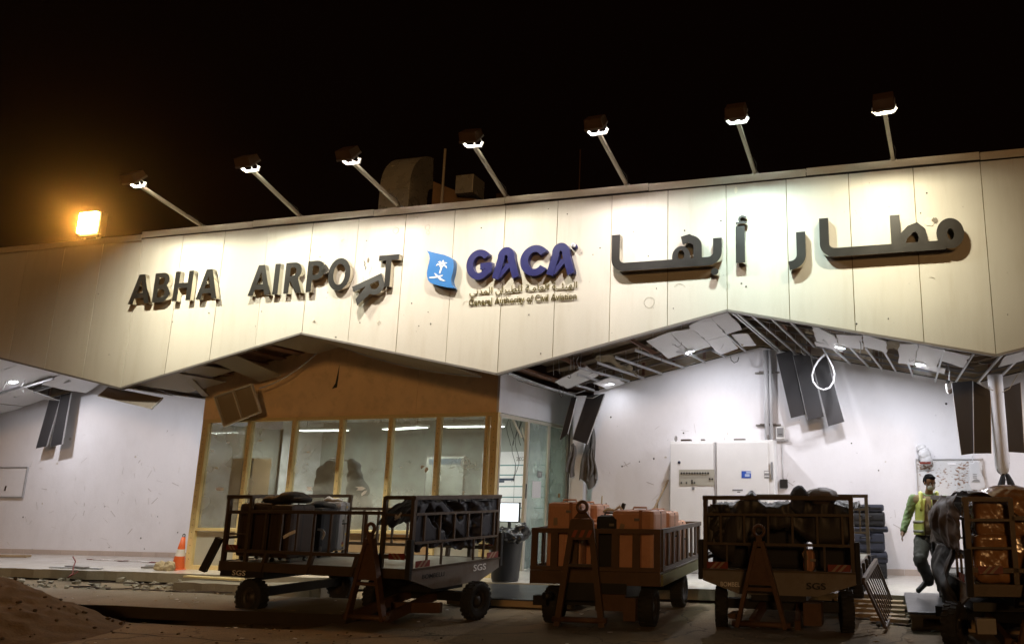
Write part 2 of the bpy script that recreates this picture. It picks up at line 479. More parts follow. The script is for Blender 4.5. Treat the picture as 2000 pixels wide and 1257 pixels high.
gx0, gx1, gy0, gy1 = -10.0, 22.0, -14.0, 1.4
nx, ny = 320, 154
g = B()
def gfn(u, v):
    x = gx0 + (gx1 - gx0) * u; y = gy0 + (gy1 - gy0) * v
    e = min(1, u * 20, (1 - u) * 20, v * 12, 1)
    return (x, y, ground_h(x, y)[0] * (e if y < 0 else 1))
g.sheet(gfn, nx, ny)
far = 600
def ring(x0, y0, x1, y1): g.add([(x0, y0, -.005), (x1, y0, -.005), (x1, y1, -.005), (x0, y1, -.005)], [(0, 1, 2, 3)])
ring(-far, -far, far, gy0); ring(-far, gy0, gx0, far); ring(gx1, gy0, far, far); ring(gx0, gy1, gx1, far)
M_ground = mat('sandy_apron', (.27, .20, .12), .92, var=.25, scale=2.6, bump=.5, bscale=30, dirt=(.15, .11, .068), dirt_amt=.6, dscale=.8)
def worn(m):
    # scored cracks, oil stains and pale grit over the apron
    nt = m.node_tree; N = nt.nodes; L = nt.links; p = N['Principled BSDF']
    src = p.inputs['Base Color'].links[0].from_socket
    tc = N.new('ShaderNodeTexCoord')
    dn = N.new('ShaderNodeTexNoise'); dn.inputs['Scale'].default_value = 2.0; dn.inputs['Detail'].default_value = 6; L.new(tc.outputs['Object'], dn.inputs['Vector'])
    va = N.new('ShaderNodeVectorMath'); va.operation = 'MULTIPLY_ADD'; va.inputs[1].default_value = (.9, .9, 0); L.new(dn.outputs['Color'], va.inputs[0]); L.new(tc.outputs['Object'], va.inputs[2])
    vo = N.new('ShaderNodeTexVoronoi'); vo.feature = 'DISTANCE_TO_EDGE'; vo.inputs['Scale'].default_value = .55; L.new(va.outputs[0], vo.inputs['Vector'])
    m1 = N.new('ShaderNodeMapRange'); m1.inputs[1].default_value = 0; m1.inputs[2].default_value = .012; m1.inputs[3].default_value = .75; m1.inputs[4].default_value = 0; L.new(vo.outputs['Distance'], m1.inputs[0])
    x1 = N.new('ShaderNodeMix'); x1.data_type = 'RGBA'; x1.inputs[7].default_value = (.04, .03, .02, 1); L.new(m1.outputs[0], x1.inputs[0]); L.new(src, x1.inputs[6])
    on = N.new('ShaderNodeTexNoise'); on.inputs['Scale'].default_value = .62; on.inputs['Detail'].default_value = 3; L.new(tc.outputs['Object'], on.inputs['Vector'])
    m2 = N.new('ShaderNodeMapRange'); m2.inputs[1].default_value = .60; m2.inputs[2].default_value = .68; m2.inputs[3].default_value = 0; m2.inputs[4].default_value = .6; L.new(on.outputs['Fac'], m2.inputs[0])
    x2 = N.new('ShaderNodeMix'); x2.data_type = 'RGBA'; x2.inputs[7].default_value = (.06, .048, .034, 1); L.new(m2.outputs[0], x2.inputs[0]); L.new(x1.outputs[2], x2.inputs[6])
    gn = N.new('ShaderNodeTexNoise'); gn.inputs['Scale'].default_value = 55; gn.inputs['Detail'].default_value = 2; L.new(tc.outputs['Object'], gn.inputs['Vector'])
    m4 = N.new('ShaderNodeMapRange'); m4.inputs[1].default_value = .62; m4.inputs[2].default_value = .70; m4.inputs[3].default_value = 0; m4.inputs[4].default_value = .55; L.new(gn.outputs['Fac'], m4.inputs[0])
    x3 = N.new('ShaderNodeMix'); x3.data_type = 'RGBA'; x3.inputs[7].default_value = (.33, .26, .16, 1); L.new(m4.outputs[0], x3.inputs[0]); L.new(x2.outputs[2], x3.inputs[6])
    L.new(x3.outputs[2], p.inputs['Base Color'])
worn(M_ground)
obj('ground', g, M_ground, loc=(0, 0, 0), normals=False, kind='structure')

hb = B()
hb.sheet(lambda u, v: (lambda x, y: (x, y, ground_h(x, y)[1] - .035 + ground_h(x, y)[0]))(-4.5 + 9.8 * u, -6.6 + 4.9 * v), 130, 84)
tag(obj('earth_heap', hb, M_soil, normals=False), 'heap of brown excavated earth at the left edge of the apron', 'earth heap')

sl = B()
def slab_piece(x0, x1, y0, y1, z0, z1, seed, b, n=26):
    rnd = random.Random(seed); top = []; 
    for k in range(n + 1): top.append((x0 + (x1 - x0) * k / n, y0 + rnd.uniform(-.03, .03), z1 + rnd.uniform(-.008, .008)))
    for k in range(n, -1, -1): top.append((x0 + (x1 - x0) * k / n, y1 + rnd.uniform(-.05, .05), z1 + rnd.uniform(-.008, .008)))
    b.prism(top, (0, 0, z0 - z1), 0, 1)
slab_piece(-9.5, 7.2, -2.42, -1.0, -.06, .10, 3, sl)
obj('concrete_path', sl, [M_conc, mat('slab_side_shade', (.045, .032, .02), .95, var=.3)], kind='structure')  # slab sides are coloured near black to stand for their shade
kb = B(); slab_piece(2.2, 5.2, -.35, .12, -.1, .17, 5, kb, 14)
tag(obj('kerb_block', kb, [M_conc, M_conc]), 'broken length of concrete kerb lying behind the left baggage cart', 'kerb')

# broken edge of the floor slab, rubble, bent steel
rb = B(); rnd = random.Random(11)
for k in range(520):
    if k < 400: x, y = rnd.uniform(-7, 5.2), rnd.uniform(-.95, .7); z = ground_h(x, y)[0]
    elif k < 470: x, y = rnd.uniform(-6, 6.3), rnd.uniform(-2.9, -2.45); z = ground_h(x, y)[0]
    else: x, y = rnd.uniform(13.6, 15.5), rnd.uniform(-.2, .7); z = 0
    s = rnd.uniform(.02, .085) if k < 440 else rnd.uniform(.02, .06)
    if rnd.random() < .15 and k < 400: s *= 2.0
    b0 = len(rb.v)
    rb.box((x, y, z + s * .3), (s * rnd.uniform(.9, 1.7), s * rnd.uniform(.7, 1.2), s * rnd.uniform(.5, .9)), (rnd.uniform(-.6, .6), rnd.uniform(-.6, .6), rnd.uniform(0, 3)))
    for i in range(b0, len(rb.v)): rb.v[i] = rb.v[i] + V((rnd.uniform(-1, 1), rnd.uniform(-1, 1), rnd.uniform(-1, 1))) * s * .22
obj('rubble', rb, M_rubble, loc=(0, 0, 0), kind='stuff')
cl = B()
for k in range(420):
    x, y = rnd.uniform(0, 17), rnd.uniform(-8, -2.9)
    s = rnd.uniform(.006, .022)
    cl.ball((x, y, ground_h(x, y)[0] + s * .3), (s * rnd.uniform(.8, 1.6), s, s * .6), (0, 0, rnd.uniform(0, 3)), 6, 4)
for k in range(260):
    x, y = rnd.uniform(-1, 4.6), rnd.uniform(-6.0, -2.6)
    h = ground_h(x, y); s = rnd.uniform(.008, .028)
    cl.ball((x, y, sum(h) - .02), (s * rnd.uniform(.8, 1.6), s, s * .8), (rnd.uniform(0, 1), 0, rnd.uniform(0, 3)), 6, 4)
obj('clods', cl, M_soil, loc=(0, 0, 0), kind='stuff')
lt = B(); rnd = random.Random(77)
for k in range(330):
    x, y = rnd.uniform(1, 16.5), rnd.choice((rnd.uniform(-5.5, -2.6), rnd.uniform(-2.4, .5)))
    z = ground_h(x, y)[0] + .004
    if x < 7.2 and -2.42 < y < -1: z = .112
    if 7.5 < x < 9.8 and y > -.6: continue
    s = rnd.uniform(.012, .05); a = rnd.uniform(0, 6.3)
    q = [V((x + s * rnd.uniform(.4, 1.2) * math.cos(a + t * 1.57), y + s * rnd.uniform(.3, .9) * math.sin(a + t * 1.57), z + rnd.uniform(0, s * .35))) for t in range(4)]
    lt.prism(q, (0, 0, .004), rnd.choice((0, 0, 1, 2)))
obj('litter', lt, [M_wood, M_paper, M_trim], loc=(0, 0, 0), kind='stuff')
for i, (p, q, r_) in enumerate((((-.2, -.25, .02), (3.6, -.5, .05), .012), ((-.1, .05, .08), (4.0, -.05, .10), .010), ((-.6, -.55, -.02), (2.4, -.62, .0), .012))):
    b = B(); p, q = V(p), V(q)
    b.tube([p.lerp(q, t / 8) + V((0, rnd.uniform(-.02, .02), rnd.uniform(-.02, .02))) for t in range(9)], r_, 6)
    for t in range(7): 
        c = p.lerp(q, (t + .5) / 7); b.tube([c + V((0, -.12, .01)), c + V((.03, .14, -.01))], r_ * .8, 5)
    tag(obj('reinforcing_bar', b, M_rebar), ('bent steel bar crossing the front of the rubble trench', 'thin steel bar nearest the broken terminal floor edge', 'short steel bar lying lowest in the rubble trench')[i], 'steel bar', 'steel bars in the rubble trench')

# terminal floor
fl = B(); rnd = random.Random(5); e = []
n = 110
for k in range(n + 1):
    x = -13 + 37 * k / n
    e.append((x, .66 + rnd.uniform(-.04, .05) + (.10 if 6 < x < 10 else 0), .2))
fl.prism(e + [(24, 9, .2), (-13, 9, .2)], (0, 0, -.17), 0, 1)
obj('floor', fl, [M_floor, M_conc], loc=(0, 0, 0), kind='structure')

# ------------------------------------------------------------------ terminal building
bld = thing('terminal_building', 'single storey terminal with cream panel fascia cut in zigzags over white walls', 'building', (4, 2, 0))
def part(name, b, m, parent=bld, **k): return obj(name, b, m, parent, world=True, **k)
for i in range(-10, 20):
    g_ = .0055; rnd = random.Random(i * 3 + 50)
    y0 = rnd.uniform(-.003, .003)
    b = B(); b.prism([(i + g_, y0, prof(i + g_)), (i + 1 - g_, y0 + rnd.uniform(-.002, .002), prof(i + 1 - g_)), (i + 1 - g_, y0, ZT), (i + g_, y0, ZT)], (0, .06, 0))
    part('fascia_panel', b, M_fascia, bevel=.003)
b = B(); b.prism([(-10, .0, prof(-10) + .02)] + [(i, .0, prof(i) + .02) for i in range(-8, 20, 4)] + [(20, 0, prof(20) + .02), (20, 0, ZT), (-10, 0, ZT)], (0, .05, 0))
for k in range(len(b.v)): b.v[k].y += .012
part('joint_backing', b, M_seal)
# coping, in lengths
xs = [-10.67 + 2.667 * k for k in range(12)]
for k in range(11):
    x0, x1 = xs[k] + .006, xs[k + 1] - .006
    dz = -.055 if x1 < .1 else (.012 if k % 2 else 0)
    b = B(); z0, z1 = ZT + .012 + dz, ZT + .135 + dz
    b.prism([(x0, -.045, z0), (x0, -.045, z1), (x0, .12, z1 + .02), (x0, .12, z1 - .01), (x0, -.03, z1 - .02), (x0, -.03, z0)], (x1 - x0, 0, 0))
    part('coping', b, M_coping)
b = B(); b.box((5, .03, ZT + .03), (31, .045, .14)); part('shadow_gap', b, M_black)
# zigzag edge trim
for k in range(-8, 20, 4):
    p, q = V((k, .03, prof(k) - .012)), V((k + 4, .03, prof(k + 4) - .012))
    d = (q - p).normalized()
    b = B(); b.bar(p - d * .004, q + d * .004, .10, .035); part('edge_trim', b, M_trim)
# marks of the blast: small punctures and chipped patches in the fascia
pb = B(); rnd = random.Random(21)
spots = [(i_, j_) for i_, j_ in ((404, 505), (697, 575), (337, 628), (408, 611), (511, 608), (499, 637), (703, 630), (656, 658), (1237, 453), (1337, 450), (1408, 431), (1484, 392), (1448, 553), (1457, 559), (1282, 563), (1315, 602), (1266, 500), (818, 636), (836, 609), (804, 592), (841, 632), (940, 445), (1033, 614), (1056, 690), (1158, 497), (1172, 484), (1810, 377), (1798, 416), (1735, 622), (1673, 632), (1968, 614), (625, 502), (640, 571), (716, 470), (213, 692), (1108, 418), (1071, 408), (214, 470), (192, 574))]
for (px, py) in spots:
    c = at(px, py, -.004); r_ = rnd.uniform(.008, .014)
    pb.lathe([(0, 0), (r_, 0), (r_ * .8, .004), (0, .004)], c + V((0, 0, 0)), (rnd.uniform(-.1, .1), -1, 0), 8)
for k in range(60):
    x = rnd.uniform(-3, 18); z = rnd.uniform(prof(x) + .1, ZT - .1); r_ = rnd.uniform(.003, .006)
    pb.lathe([(0, 0), (r_, 0), (0, .003)], (x, -.004, z), (0, -1, 0), 6)
part('puncture', pb, M_puncture, kind='stuff')
tb = B()
def ragged(cx, cy, r_, Y, n=16, seed=0, ratio=1.0, b=tb, mi=0, dep=.003):
    rnd = random.Random(seed); c = at(cx, cy, Y)
    b.prism([c + V((math.cos(-2 * math.pi * k / n) * r_ * rnd.uniform(.65, 1.15), 0, math.sin(-2 * math.pi * k / n) * r_ * ratio * rnd.uniform(.65, 1.15))) for k in range(n)], (0, dep, 0), mi)
ragged(1816, 432, .085, -.009, seed=3); ragged(1826, 430, .05, -.013, seed=4, mi=1)
ragged(719, 508, .025, -.012, seed=6, ratio=2.2, mi=1, n=7)
ragged(612, 624, .035, -.009, seed=8); ragged(614, 627, .018, -.013, seed=9, mi=1, n=8)
ragged(738, 628, .016, -.009, seed=10)
ragged(1437, 371, .035, -.009, seed=12, ratio=1.7)
part('chipped_patch', tb, [M_tornp, mat('hole_grey', (.20, .17, .13), .9)], kind='stuff')
sb = B()
def ringmark(px, py, r_, a0=0, a1=360, w=.006):
    c = at(px, py, -.008)
    n = 22
    pts = [c + V((math.cos(R(a0 + (a1 - a0) * k / n)) * r_ * random.uniform(.92, 1.05), 0, math.sin(R(a0 + (a1 - a0) * k / n)) * r_ * random.uniform(.92, 1.05))) for k in range(n + 1)]
    sb.tube(pts, w * .45, 4)
for a in ((773, 450, .06), (835, 444, .05), (836, 454, .035), (1268, 590, .09), (812, 427, .04, 0, 200), (670, 470, .03, 40, 230), (1327, 565, .10, 20, 150), (1818, 549, .07, 30, 110), (955, 600, .05, 0, 130), (910, 594, .06, 60, 180), (740, 630, .03)): ringmark(*a)
part('scuff_mark', sb, mat('scuff', (.44, .40, .32), .8), kind='stuff')

# roof over the bays: folded deck, joists, flat roof
for k in range(-12, 20, 4):
    if k in (0, 4): continue
    x0, x1 = k, k + 4
    b = B(); b.prism([(x0, .10, prof(x0) + .42), (x1, .10, prof(x1) + .42), (x1, 5.2, prof(x1) + .42), (x0, 5.2, prof(x0) + .42)], (0, 0, .04))
    part('roof_deck', b, M_deck)
    for y in (.55, 1.3, 2.05, 2.8, 3.4):
        b = B(); b.bar((x0, y, prof(x0) + .36), (x1, y, prof(x1) + .36), .07, .09); part('joist', b, M_deck)
    for t in (.17, .5, .83):
        b = B(); x = x0 + 4 * t; b.bar((x, .15, prof(x) + .27), (x, 3.6, prof(x) + .27), .05, .07); part('joist', b, M_slat)
for k in (0, 4):
    b = B(); b.prism([(k, .10, prof(k) + .22), (k + 4, .10, prof(k + 4) + .22), (k + 4, 5.2, prof(k + 4) + .22), (k, 5.2, prof(k) + .22)], (0, 0, .04))
    part('roof_deck', b, M_slat)
b = B(); b.box((5, 5.2, 6.62), (31, 10.1, .1)); part('flat_roof', b, M_deck)
b = B(); b.box((5, .14, 5.75), (31, .08, 1.8)); part('fascia_framing', b, M_slat)

# back walls, folded top edge
def wall_poly(x0, x1, y, z0, dz=0.0):
    ks = [x0] + [k for k in range(-16, 28, 4) if x0 < k < x1] + [x1]
    return [(x0, y, z0), (x1, y, z0)] + [(k, y, prof(k) + dz) for k in ks[::-1]]
b = B(); b.prism(wall_poly(-12.5, .72, 3.55, .15, .01), (0, .12, 0)); part('back_wall', b, M_wall)
b = B(); b.prism(wall_poly(8.55, 23, 3.55, .15, .01), (0, .12, 0)); part('back_wall', b, M_wall)
b = B(); b.prism([(8.43, 3.55, .15), (8.43, 3.55, prof(8.5)), (8.43, 5.0, prof(8.5)), (8.43, 5.0, .15)], (.12, 0, 0)); part('return_wall', b, M_wall)
b = B(); b.box((7.95, 5.0, 2.0), (1.2, .1, 3.7)); part('return_wall', b, M_wall)
b = B(); b.box((-12.5, 2.2, 2.2), (.1, 4.2, 4.4)); part('side_wall', b, M_wall)
b = B(); b.box((23, 2.2, 2.2), (.1, 4.2, 4.4)); part('side_wall', b, M_wall)
# timber wall plate above the walls
for x0, x1 in ((-12, -8), (-8, -4), (-4, 0), (8.55, 12), (12, 16), (16, 20)):
    b = B(); b.prism([(x0, 3.5, prof(x0) + .035), (x1, 3.5, prof(x1) + .035), (x1, 3.5, prof(x1) + .40), (x0, 3.5, prof(x0) + .40)], (0, .09, 0)); part('wall_plate', b, mat('plate_wood', (.33, .25, .15), .8, var=.25, scale=3, dirt=(.12, .08, .04), dirt_amt=.5))
    L_ = x1 - x0
    for t in range(int(L_ / .65)):
        x = x0 + .35 + t * .65
        b = B(); b.box((x, 3.47, prof(x) + .2), (.05, .06, .3)); part('stud', b, M_slat)
# skirting tiles
for x0, x1 in ((-12.4, .6), (8.6, 22.9)):
    k = x0
    while k < x1 - .1:
        b = B(); b.box((k + .2, 3.537, .256), (.394, .022, .11)); part('skirting_tile', b, M_skirt); k += .4
# white pipes and column
col = B(); col.lathe([(0, 1.98), (.05, 1.99), (.09, 2.03), (.112, 2.10), (.118, 2.2), (.118, 3.62)], (16.2, 1.75, 0), n=24)
part('round_column', col, M_wall)
col = B(); col.box((8.13, 3.62, 1.95), (.26, .26, 3.5)); part('square_column', col, M_wall, bevel=.01)
for dx, r_ in ((0, .045), (.09, .03)):
    pp = B(); pp.tube([(12.12 + dx, 3.45, 2.72), (12.12 + dx, 3.45, 4.5)], r_, 10); part('service_pipe', pp, M_conduit)
for z in (4.05, 3.0):
    b = B(); b.box((12.14, 3.51, z), (.5, .03, .035)); b.box((12.14, 3.47, z + .02), (.32, .05, .02)); part('pipe_clip', b, M_trim)

# bullet marks in the plaster
wb = B(); rnd = random.Random(31)
for (px, py) in ((205, 988), (308, 1008), (347, 1039), (275, 1050), (213, 1068), (282, 1071), (268, 1078), (45, 1009), (63, 1072), (1193, 814), (1277, 895), (1249, 901), (1215, 910), (1335, 845), (1184, 983), (1848, 788), (1663, 865), (1716, 918)):
    c = at(px, py, 3.543); r_ = rnd.uniform(.012, .022); wb.lathe([(0, 0), (r_, 0), (0, .004)], c, (0, -1, 0), 7)
for k in range(50):
    x = rnd.choice((rnd.uniform(-7, .4), rnd.uniform(8.8, 17))); wb.lathe([(0, 0), (.006, 0), (0, .003)], (x, 3.544, rnd.uniform(.5, 3.2)), (0, -1, 0), 6)
part('wall_puncture', wb, M_puncture, kind='stuff')
ws = B(); rnd = random.Random(19)
for k in range(120):
    x = rnd.choice((rnd.uniform(-7.5, .3), rnd.uniform(8.8, 17))); z = rnd.uniform(.35, 2.4) if k % 3 else rnd.uniform(.35, 3.4); a = rnd.uniform(-1.6, 1.6); l_ = rnd.uniform(.04, .22)
    ws.bar((x, 3.548, z), (x + l_ * math.cos(a), 3.548, z + l_ * math.sin(a)), .005 if k % 4 else .012, .004, up=(0, 1, 0))
part('wall_scratch', ws, mat('scratch_grey', (.50, .47, .46), .9), kind='stuff')
pt_ = B()
for k in range(9):
    x = rnd.choice((rnd.uniform(-7, .2), rnd.uniform(8.9, 16))); z = rnd.uniform(.5, 3.2); r_ = rnd.uniform(.015, .05)
    pt_.prism([(x + math.cos(-t * .63) * r_ * rnd.uniform(.5, 1.3), 3.546, z + math.sin(-t * .63) * r_ * rnd.uniform(.5, 1.3)) for t in range(10)], (0, .003, 0))
part('chipped_plaster', pt_, mat('bare_plaster', (.60, .56, .50), .95, var=.15, scale=20, bump=.4), kind='stuff')

# ------------------------------------------------------------------ ceilings: bent grid bars, loose tiles
def cz(x, y, d=0): return prof(x) + d - .012 * max(0, y - 1)
def grid_bar(x0, y0, x1, y1, d0=0, d1=0, sag=0):
    b = B(); p, q = V((x0, y0, cz(x0, y0, d0))), V((x1, y1, cz(x1, y1, d1)))
    n = 6; pts = [p.lerp(q, t / n) - V((0, 0, sag * 4 * t / n * (1 - t / n))) for t in range(n + 1)]
    for a_, c_ in zip(pts, pts[1:]):
        dd = (c_ - a_).normalized() * .004
        b.bar(a_ - dd, c_ + dd, .032, .006); b.bar(a_ - dd + V((0, 0, .022)), c_ + dd + V((0, 0, .022)), .006, .038)
    part('grid_bar', b, M_tbar)
for a in ((8.08, .25, 8.07, 3.4, 0, 0, .02), (8.79, 1.7, 8.95, 3.45), (9.0, 1.2, 9.27, 3.4), (9.36, 1.2, 9.56, 3.5), (9.72, 1.15, 9.94, 3.5), (10.13, 1.03, 10.42, 3.5), (10.75, 1.3, 10.86, 3.5), (11.2, 2.6, 11.3, 3.5), (11.65, 1.4, 11.72, 3.5), (8.45, 2.1, 8.5, 3.4),
          (12.04, .25, 12.37, 3.5), (12.12, .25, 12.45, 3.5), (12.37, .22, 12.75, 3.5), (12.69, .2, 13.06, 3.5), (12.99, .2, 13.2, 2.2), (13.42, 1.3, 13.8, 3.5), (13.82, 1.4, 14.15, 3.5), (14.12, 1.4, 14.4, 3.5), (14.41, 1.3, 14.65, 3.4), (14.75, 1.3, 14.95, 3.3, 0, -.04), (15.3, .3, 15.36, 3.5, 0, -.05), (15.72, .15, 15.72, 3.4), (16.12, .15, 16.1, 3.4), (16.5, .15, 16.5, 3.4), (16.95, .15, 16.9, 3.4)):
    grid_bar(*a)
for x0, x1, y in ((8.2, 11.9, 2.75), (8.2, 10.4, 2.0), (12.1, 15.8, 2.5), (12.1, 13.3, .7), (12.1, 13.4, 1.4), (13.3, 15.9, 3.1), (14.6, 15.9, 1.9), (15.9, 17.2, 1.2), (15.2, 16.8, 2.3), (15.2, 16.8, 3.0)):
    b = B(); ks = [x0] + [k for k in (12, 16) if x0 < k < x1] + [x1]
    for p_, q_ in zip(ks, ks[1:]): b.bar((p_, y, prof(p_) + .055), (q_, y, prof(q_) + .055), .03, .035)
    part('grid_rail', b, M_trim)
rnd = random.Random(9)
for k in range(46):
    x = rnd.choice((rnd.uniform(8.3, 11.8), rnd.uniform(12.2, 15.8))); y = rnd.choice((1.3, 2.05, 2.8, 3.3))
    b = B(); b.tube([(x, y, prof(x) + .03), (x + rnd.uniform(-.03, .03), y, prof(x) + .34)], .004, 5); part('hanger_wire', b, M_tbar)

def ctile(x0, x1, y0, y1, d=(0, 0, 0, 0), sag=.0, nmv=6, m=M_tile):
    # slightly bent ceiling sheet; d lifts or drops its four corners
    b = B()
    def fn(u, v):
        x = x0 + (x1 - x0) * u; y = y0 + (y1 - y0) * v
        e = .022 * (abs(u - .5) > .49) ; e2 = .022 * (abs(v - .5) > .49)
        x += e * noise.noise(V((x * 9, y * 9, 1))) * 1.5; y += e2 * noise.noise(V((x * 9, y * 9, 5))) * 1.8
        dz = d[0] * (1 - u) * (1 - v) + d[1] * u * (1 - v) + d[2] * u * v + d[3] * (1 - u) * v
        return (x, y, cz(x, y, .006 + dz - sag * 4 * v * (1 - v)) + .008 * noise.noise(V((x * 2.5, y * 2.5, 3))))
    top = B().sheet(fn, 4, nmv)
    b.add(top.v, top.f, 0, False); o = [p + V((0, 0, .018)) for p in top.v]; b.add(o, [f[::-1] for f in top.f], 0, False)
    W_ = 5
    per = [i for i in range(W_)] + [W_ * (j + 1) - 1 for j in range(1, nmv + 1)] + [W_ * nmv + i for i in range(W_ - 2, -1, -1)] + [W_ * j for j in range(nmv - 1, 0, -1)]
    L_ = len(top.v)
    b.add(top.v + o, [(per[i], per[(i + 1) % len(per)], per[(i + 1) % len(per)] + L_, per[i] + L_) for i in range(len(per))], 0)
    part('ceiling_tile', b, m)
for a in ((10.46, 10.86, .60, 2.10, (0, .05, -.02, -.05)), (10.88, 11.27, .58, 2.15, (.04, .0, -.02, -.02)), (11.29, 11.66, .2, 1.72, (-.04, .02, 0, 0)), (11.68, 11.97, .12, 1.6, (.01, 0, 0, -.01)),
          (11.28, 11.64, 1.74, 3.0, (0, 0, 0, -.03)), (11.72, 12.0, 1.9, 2.95, (.03, -.02, -.04, 0)), (8.35, 9.0, 1.6, 2.3, (-.03, .10, .03, -.06)), (8.78, 9.16, 2.62, 3.42, (-.02, .02, 0, -.03)),
          (13.28, 13.66, .42, 1.66, (.07, -.06, -.03, .02)), (13.68, 14.08, .5, 1.58, (-.02, .03, 0, -.03)), (14.10, 14.46, .3, 1.34, (.03, -.03, -.03, 0)), (13.25, 13.7, 1.68, 1.95, (0, 0, -.04, -.02)),
          (14.66, 14.94, .4, 2.05, (-.02, .03, -.04, -.05)), (14.95, 15.3, .38, 2.05, (.02, 0, -.03, -.03)), (15.32, 15.68, .42, 1.4, (0, -.02, -.05, 0)), (14.96, 15.45, 2.07, 2.35, (0, 0, -.05, -.02)),
          (16.2, 16.9, .5, 1.3, (0, 0, -.03, -.05)), (16.95, 17.6, .3, 1.5, (0, 0, 0, 0))):
    ctile(*a)
# left bay: mostly whole white lining with a torn hole over the loose strips
for x0 in [-8 + .8 * k for k in range(10)]:
    for j, (y0, y1) in enumerate(((.15, 1.2), (1.22, 2.3), (2.32, 3.5))):
        if (j == 2 and -6.5 < x0 < -4.9) or (j == 1 and x0 > -2.5 and x0 < -1.5) or (j == 0 and -2.2 < x0 < -.9): continue
        s = random.uniform(-.03, .03)
        ctile(x0 + .006, x0 + .794, y0, y1, (s, -s * .5, random.uniform(-.04, .02), s * .6))
ctile(-6.4, -5.75, 2.32, 3.4, (0, 0, -.25, -.02), .02); ctile(-5.1, -4.5, 2.32, 3.4, (-.12, 0, 0, -.18), .02)
for y in (2.35, 2.75): 
    b = B(); b.bar((-6.5, y, prof(-6.5) - .02), (-4.7, y - .1, prof(-4.9) - .05), .05, .06); part('grid_rail', b, M_tbar)

rnd = random.Random(41)
for k in range(26):
    x = rnd.choice((rnd.uniform(8.3, 11.9), rnd.uniform(12.1, 15.9), rnd.uniform(-6.4, -4.6))); y = rnd.uniform(.8, 3.2); L_ = rnd.uniform(.15, .55)
    b = B(); dx = rnd.uniform(-.35, .35); z = prof(x) + .25
    pts = [(x + dx * t + .03 * math.sin(t * 9 + k), y + .03 * math.cos(t * 7), z - L_ * 4 * t * (1 - t) * (1 if k % 2 else .4) - (0 if k % 2 else L_ * t)) for t in [i / 10 for i in range(11)]]
    b.tube(pts, rnd.choice((.004, .006, .008)), 5); part('loose_wire', b, rnd.choice((M_black, M_tbar, M_trim)))
for k in range(12):
    x = rnd.choice((rnd.uniform(8.3, 11.9), rnd.uniform(12.2, 15.8))); y = rnd.uniform(.6, 3.2)
    b = B(); w_ = rnd.uniform(.15, .4)
    b.sheet(lambda u, v: (x + (u - .5) * w_ + .04 * noise.noise(V((u * 4, v * 4, k))), y + (v - .5) * w_ * 1.4, prof(x) + .16 + .10 * noise.noise(V((u * 3, v * 3, k + 9))) - .14 * u * v), 6, 6)
    b2 = B(); b2.v = [p_ + V((0, 0, .03)) for p_ in b.v]; b.add(b2.v, [f[::-1] for f in b.f], 0, True)
    part('insulation_scrap', b, mat('insulation', (.34, .28, .19), .95, var=.3, scale=9, bump=.4))

# the folded soffit over the office
def soffit(xa, xb, y0, y1, d0, d1, m=M_soffit, mid=0, th=.015, name='soffit_board', skew=0):
    b = B(); n = 8; vs = []
    for k in range(n + 1):
        t = k / n; x = xa + (xb - xa) * t
        vs.append((x, y0, prof(x) - .03 + d0)); 
    for k in range(n, -1, -1):
        t = k / n; x = xa + (xb - xa) * t + skew
        vs.append((x, y1, prof(min(max(x, 0), 8)) - .03 + d1 - mid * 4 * t * (1 - t)))
    top = [V(p) for p in vs]; m_ = n + 1
    fs = [(k, k + 1, 2 * m_ - 2 - k, 2 * m_ - 1 - k) for k in range(n)]
    b.add(top, fs, 0); b.add([p + V((0, 0, th)) for p in top], [f[::-1] for f in fs], 0)
    N_ = 2 * m_
    b.add(top + [p + V((0, 0, th)) for p in top], [(k, (k + 1) % N_, (k + 1) % N_ + N_, k + N_) for k in range(N_)], 0)
    part(name, b, m); return vs[m_:]
low = soffit(4.02, 7.05, .06, 1.2, 0, -.04, mid=.10)
soffit(.35, 1.25, .06, 1.22, 0, -.02, skew=0); soffit(2.05, 2.55, .06, 1.25, 0, -.22); soffit(3.35, 3.98, .06, 1.2, 0, -.0)
soffit(1.27, 1.75, .06, .9, .02, .04)
for k in range(9):
    x = .4 + k * .42
    b = B(); b.box((x, .72, prof(x) + .11), (.16, 1.2, .03), (0, -math.atan(SL), 0)); part('soffit_slat', b, M_slat)
for a in (((2.15, 1.16, 3.75), (3.4, 1.18, 4.42)),):
    b = B(); p, q = V(a[0]), V(a[1]); b.tube([p.lerp(q, t / 8) - V((0, 0, .10 * 4 * t / 8 * (1 - t / 8))) for t in range(9)], .013, 6); part('soffit_edge_strip', b, M_tbar)
b = B(); b.tube([V(p) + V((0, 0, -.005)) for p in low], .013, 6); part('soffit_edge_strip', b, M_tbar)
b = B(); b.bar(at(357, 727, .3), at(402, 772, 1.2), .14, .03); part('brace', b, M_soffit)

for k, (p_, q_) in enumerate((((7.9, -3.35), (9.9, -2.35)), ((9.2, -3.9), (12.4, -2.55)), ((11.2, -2.9), (15.5, -2.75)), ((4.2, -3.6), (8.0, -3.9)))):
    b = B(); n = 14; rn = random.Random(k); P0 = [V((p_[0] + (q_[0] - p_[0]) * t / n, p_[1] + (q_[1] - p_[1]) * t / n + rn.uniform(-.02, .02), 0)) for t in range(n + 1)]
    for p1_ in P0: p1_.z = ground_h(p1_.x, p1_.y)[0] + .004
    w = [V((0, rn.uniform(.006, .016), 0)) for _ in P0]
    b.add([p1_ - w_ for p1_, w_ in zip(P0, w)] + [p1_ + w_ for p1_, w_ in zip(P0, w)], [(t, t + 1, n + 2 + t, n + 1 + t) for t in range(n)])
    obj('ground_joint', b, mat('joint_dark', (.05, .04, .028), .95, var=.3), kind='structure')

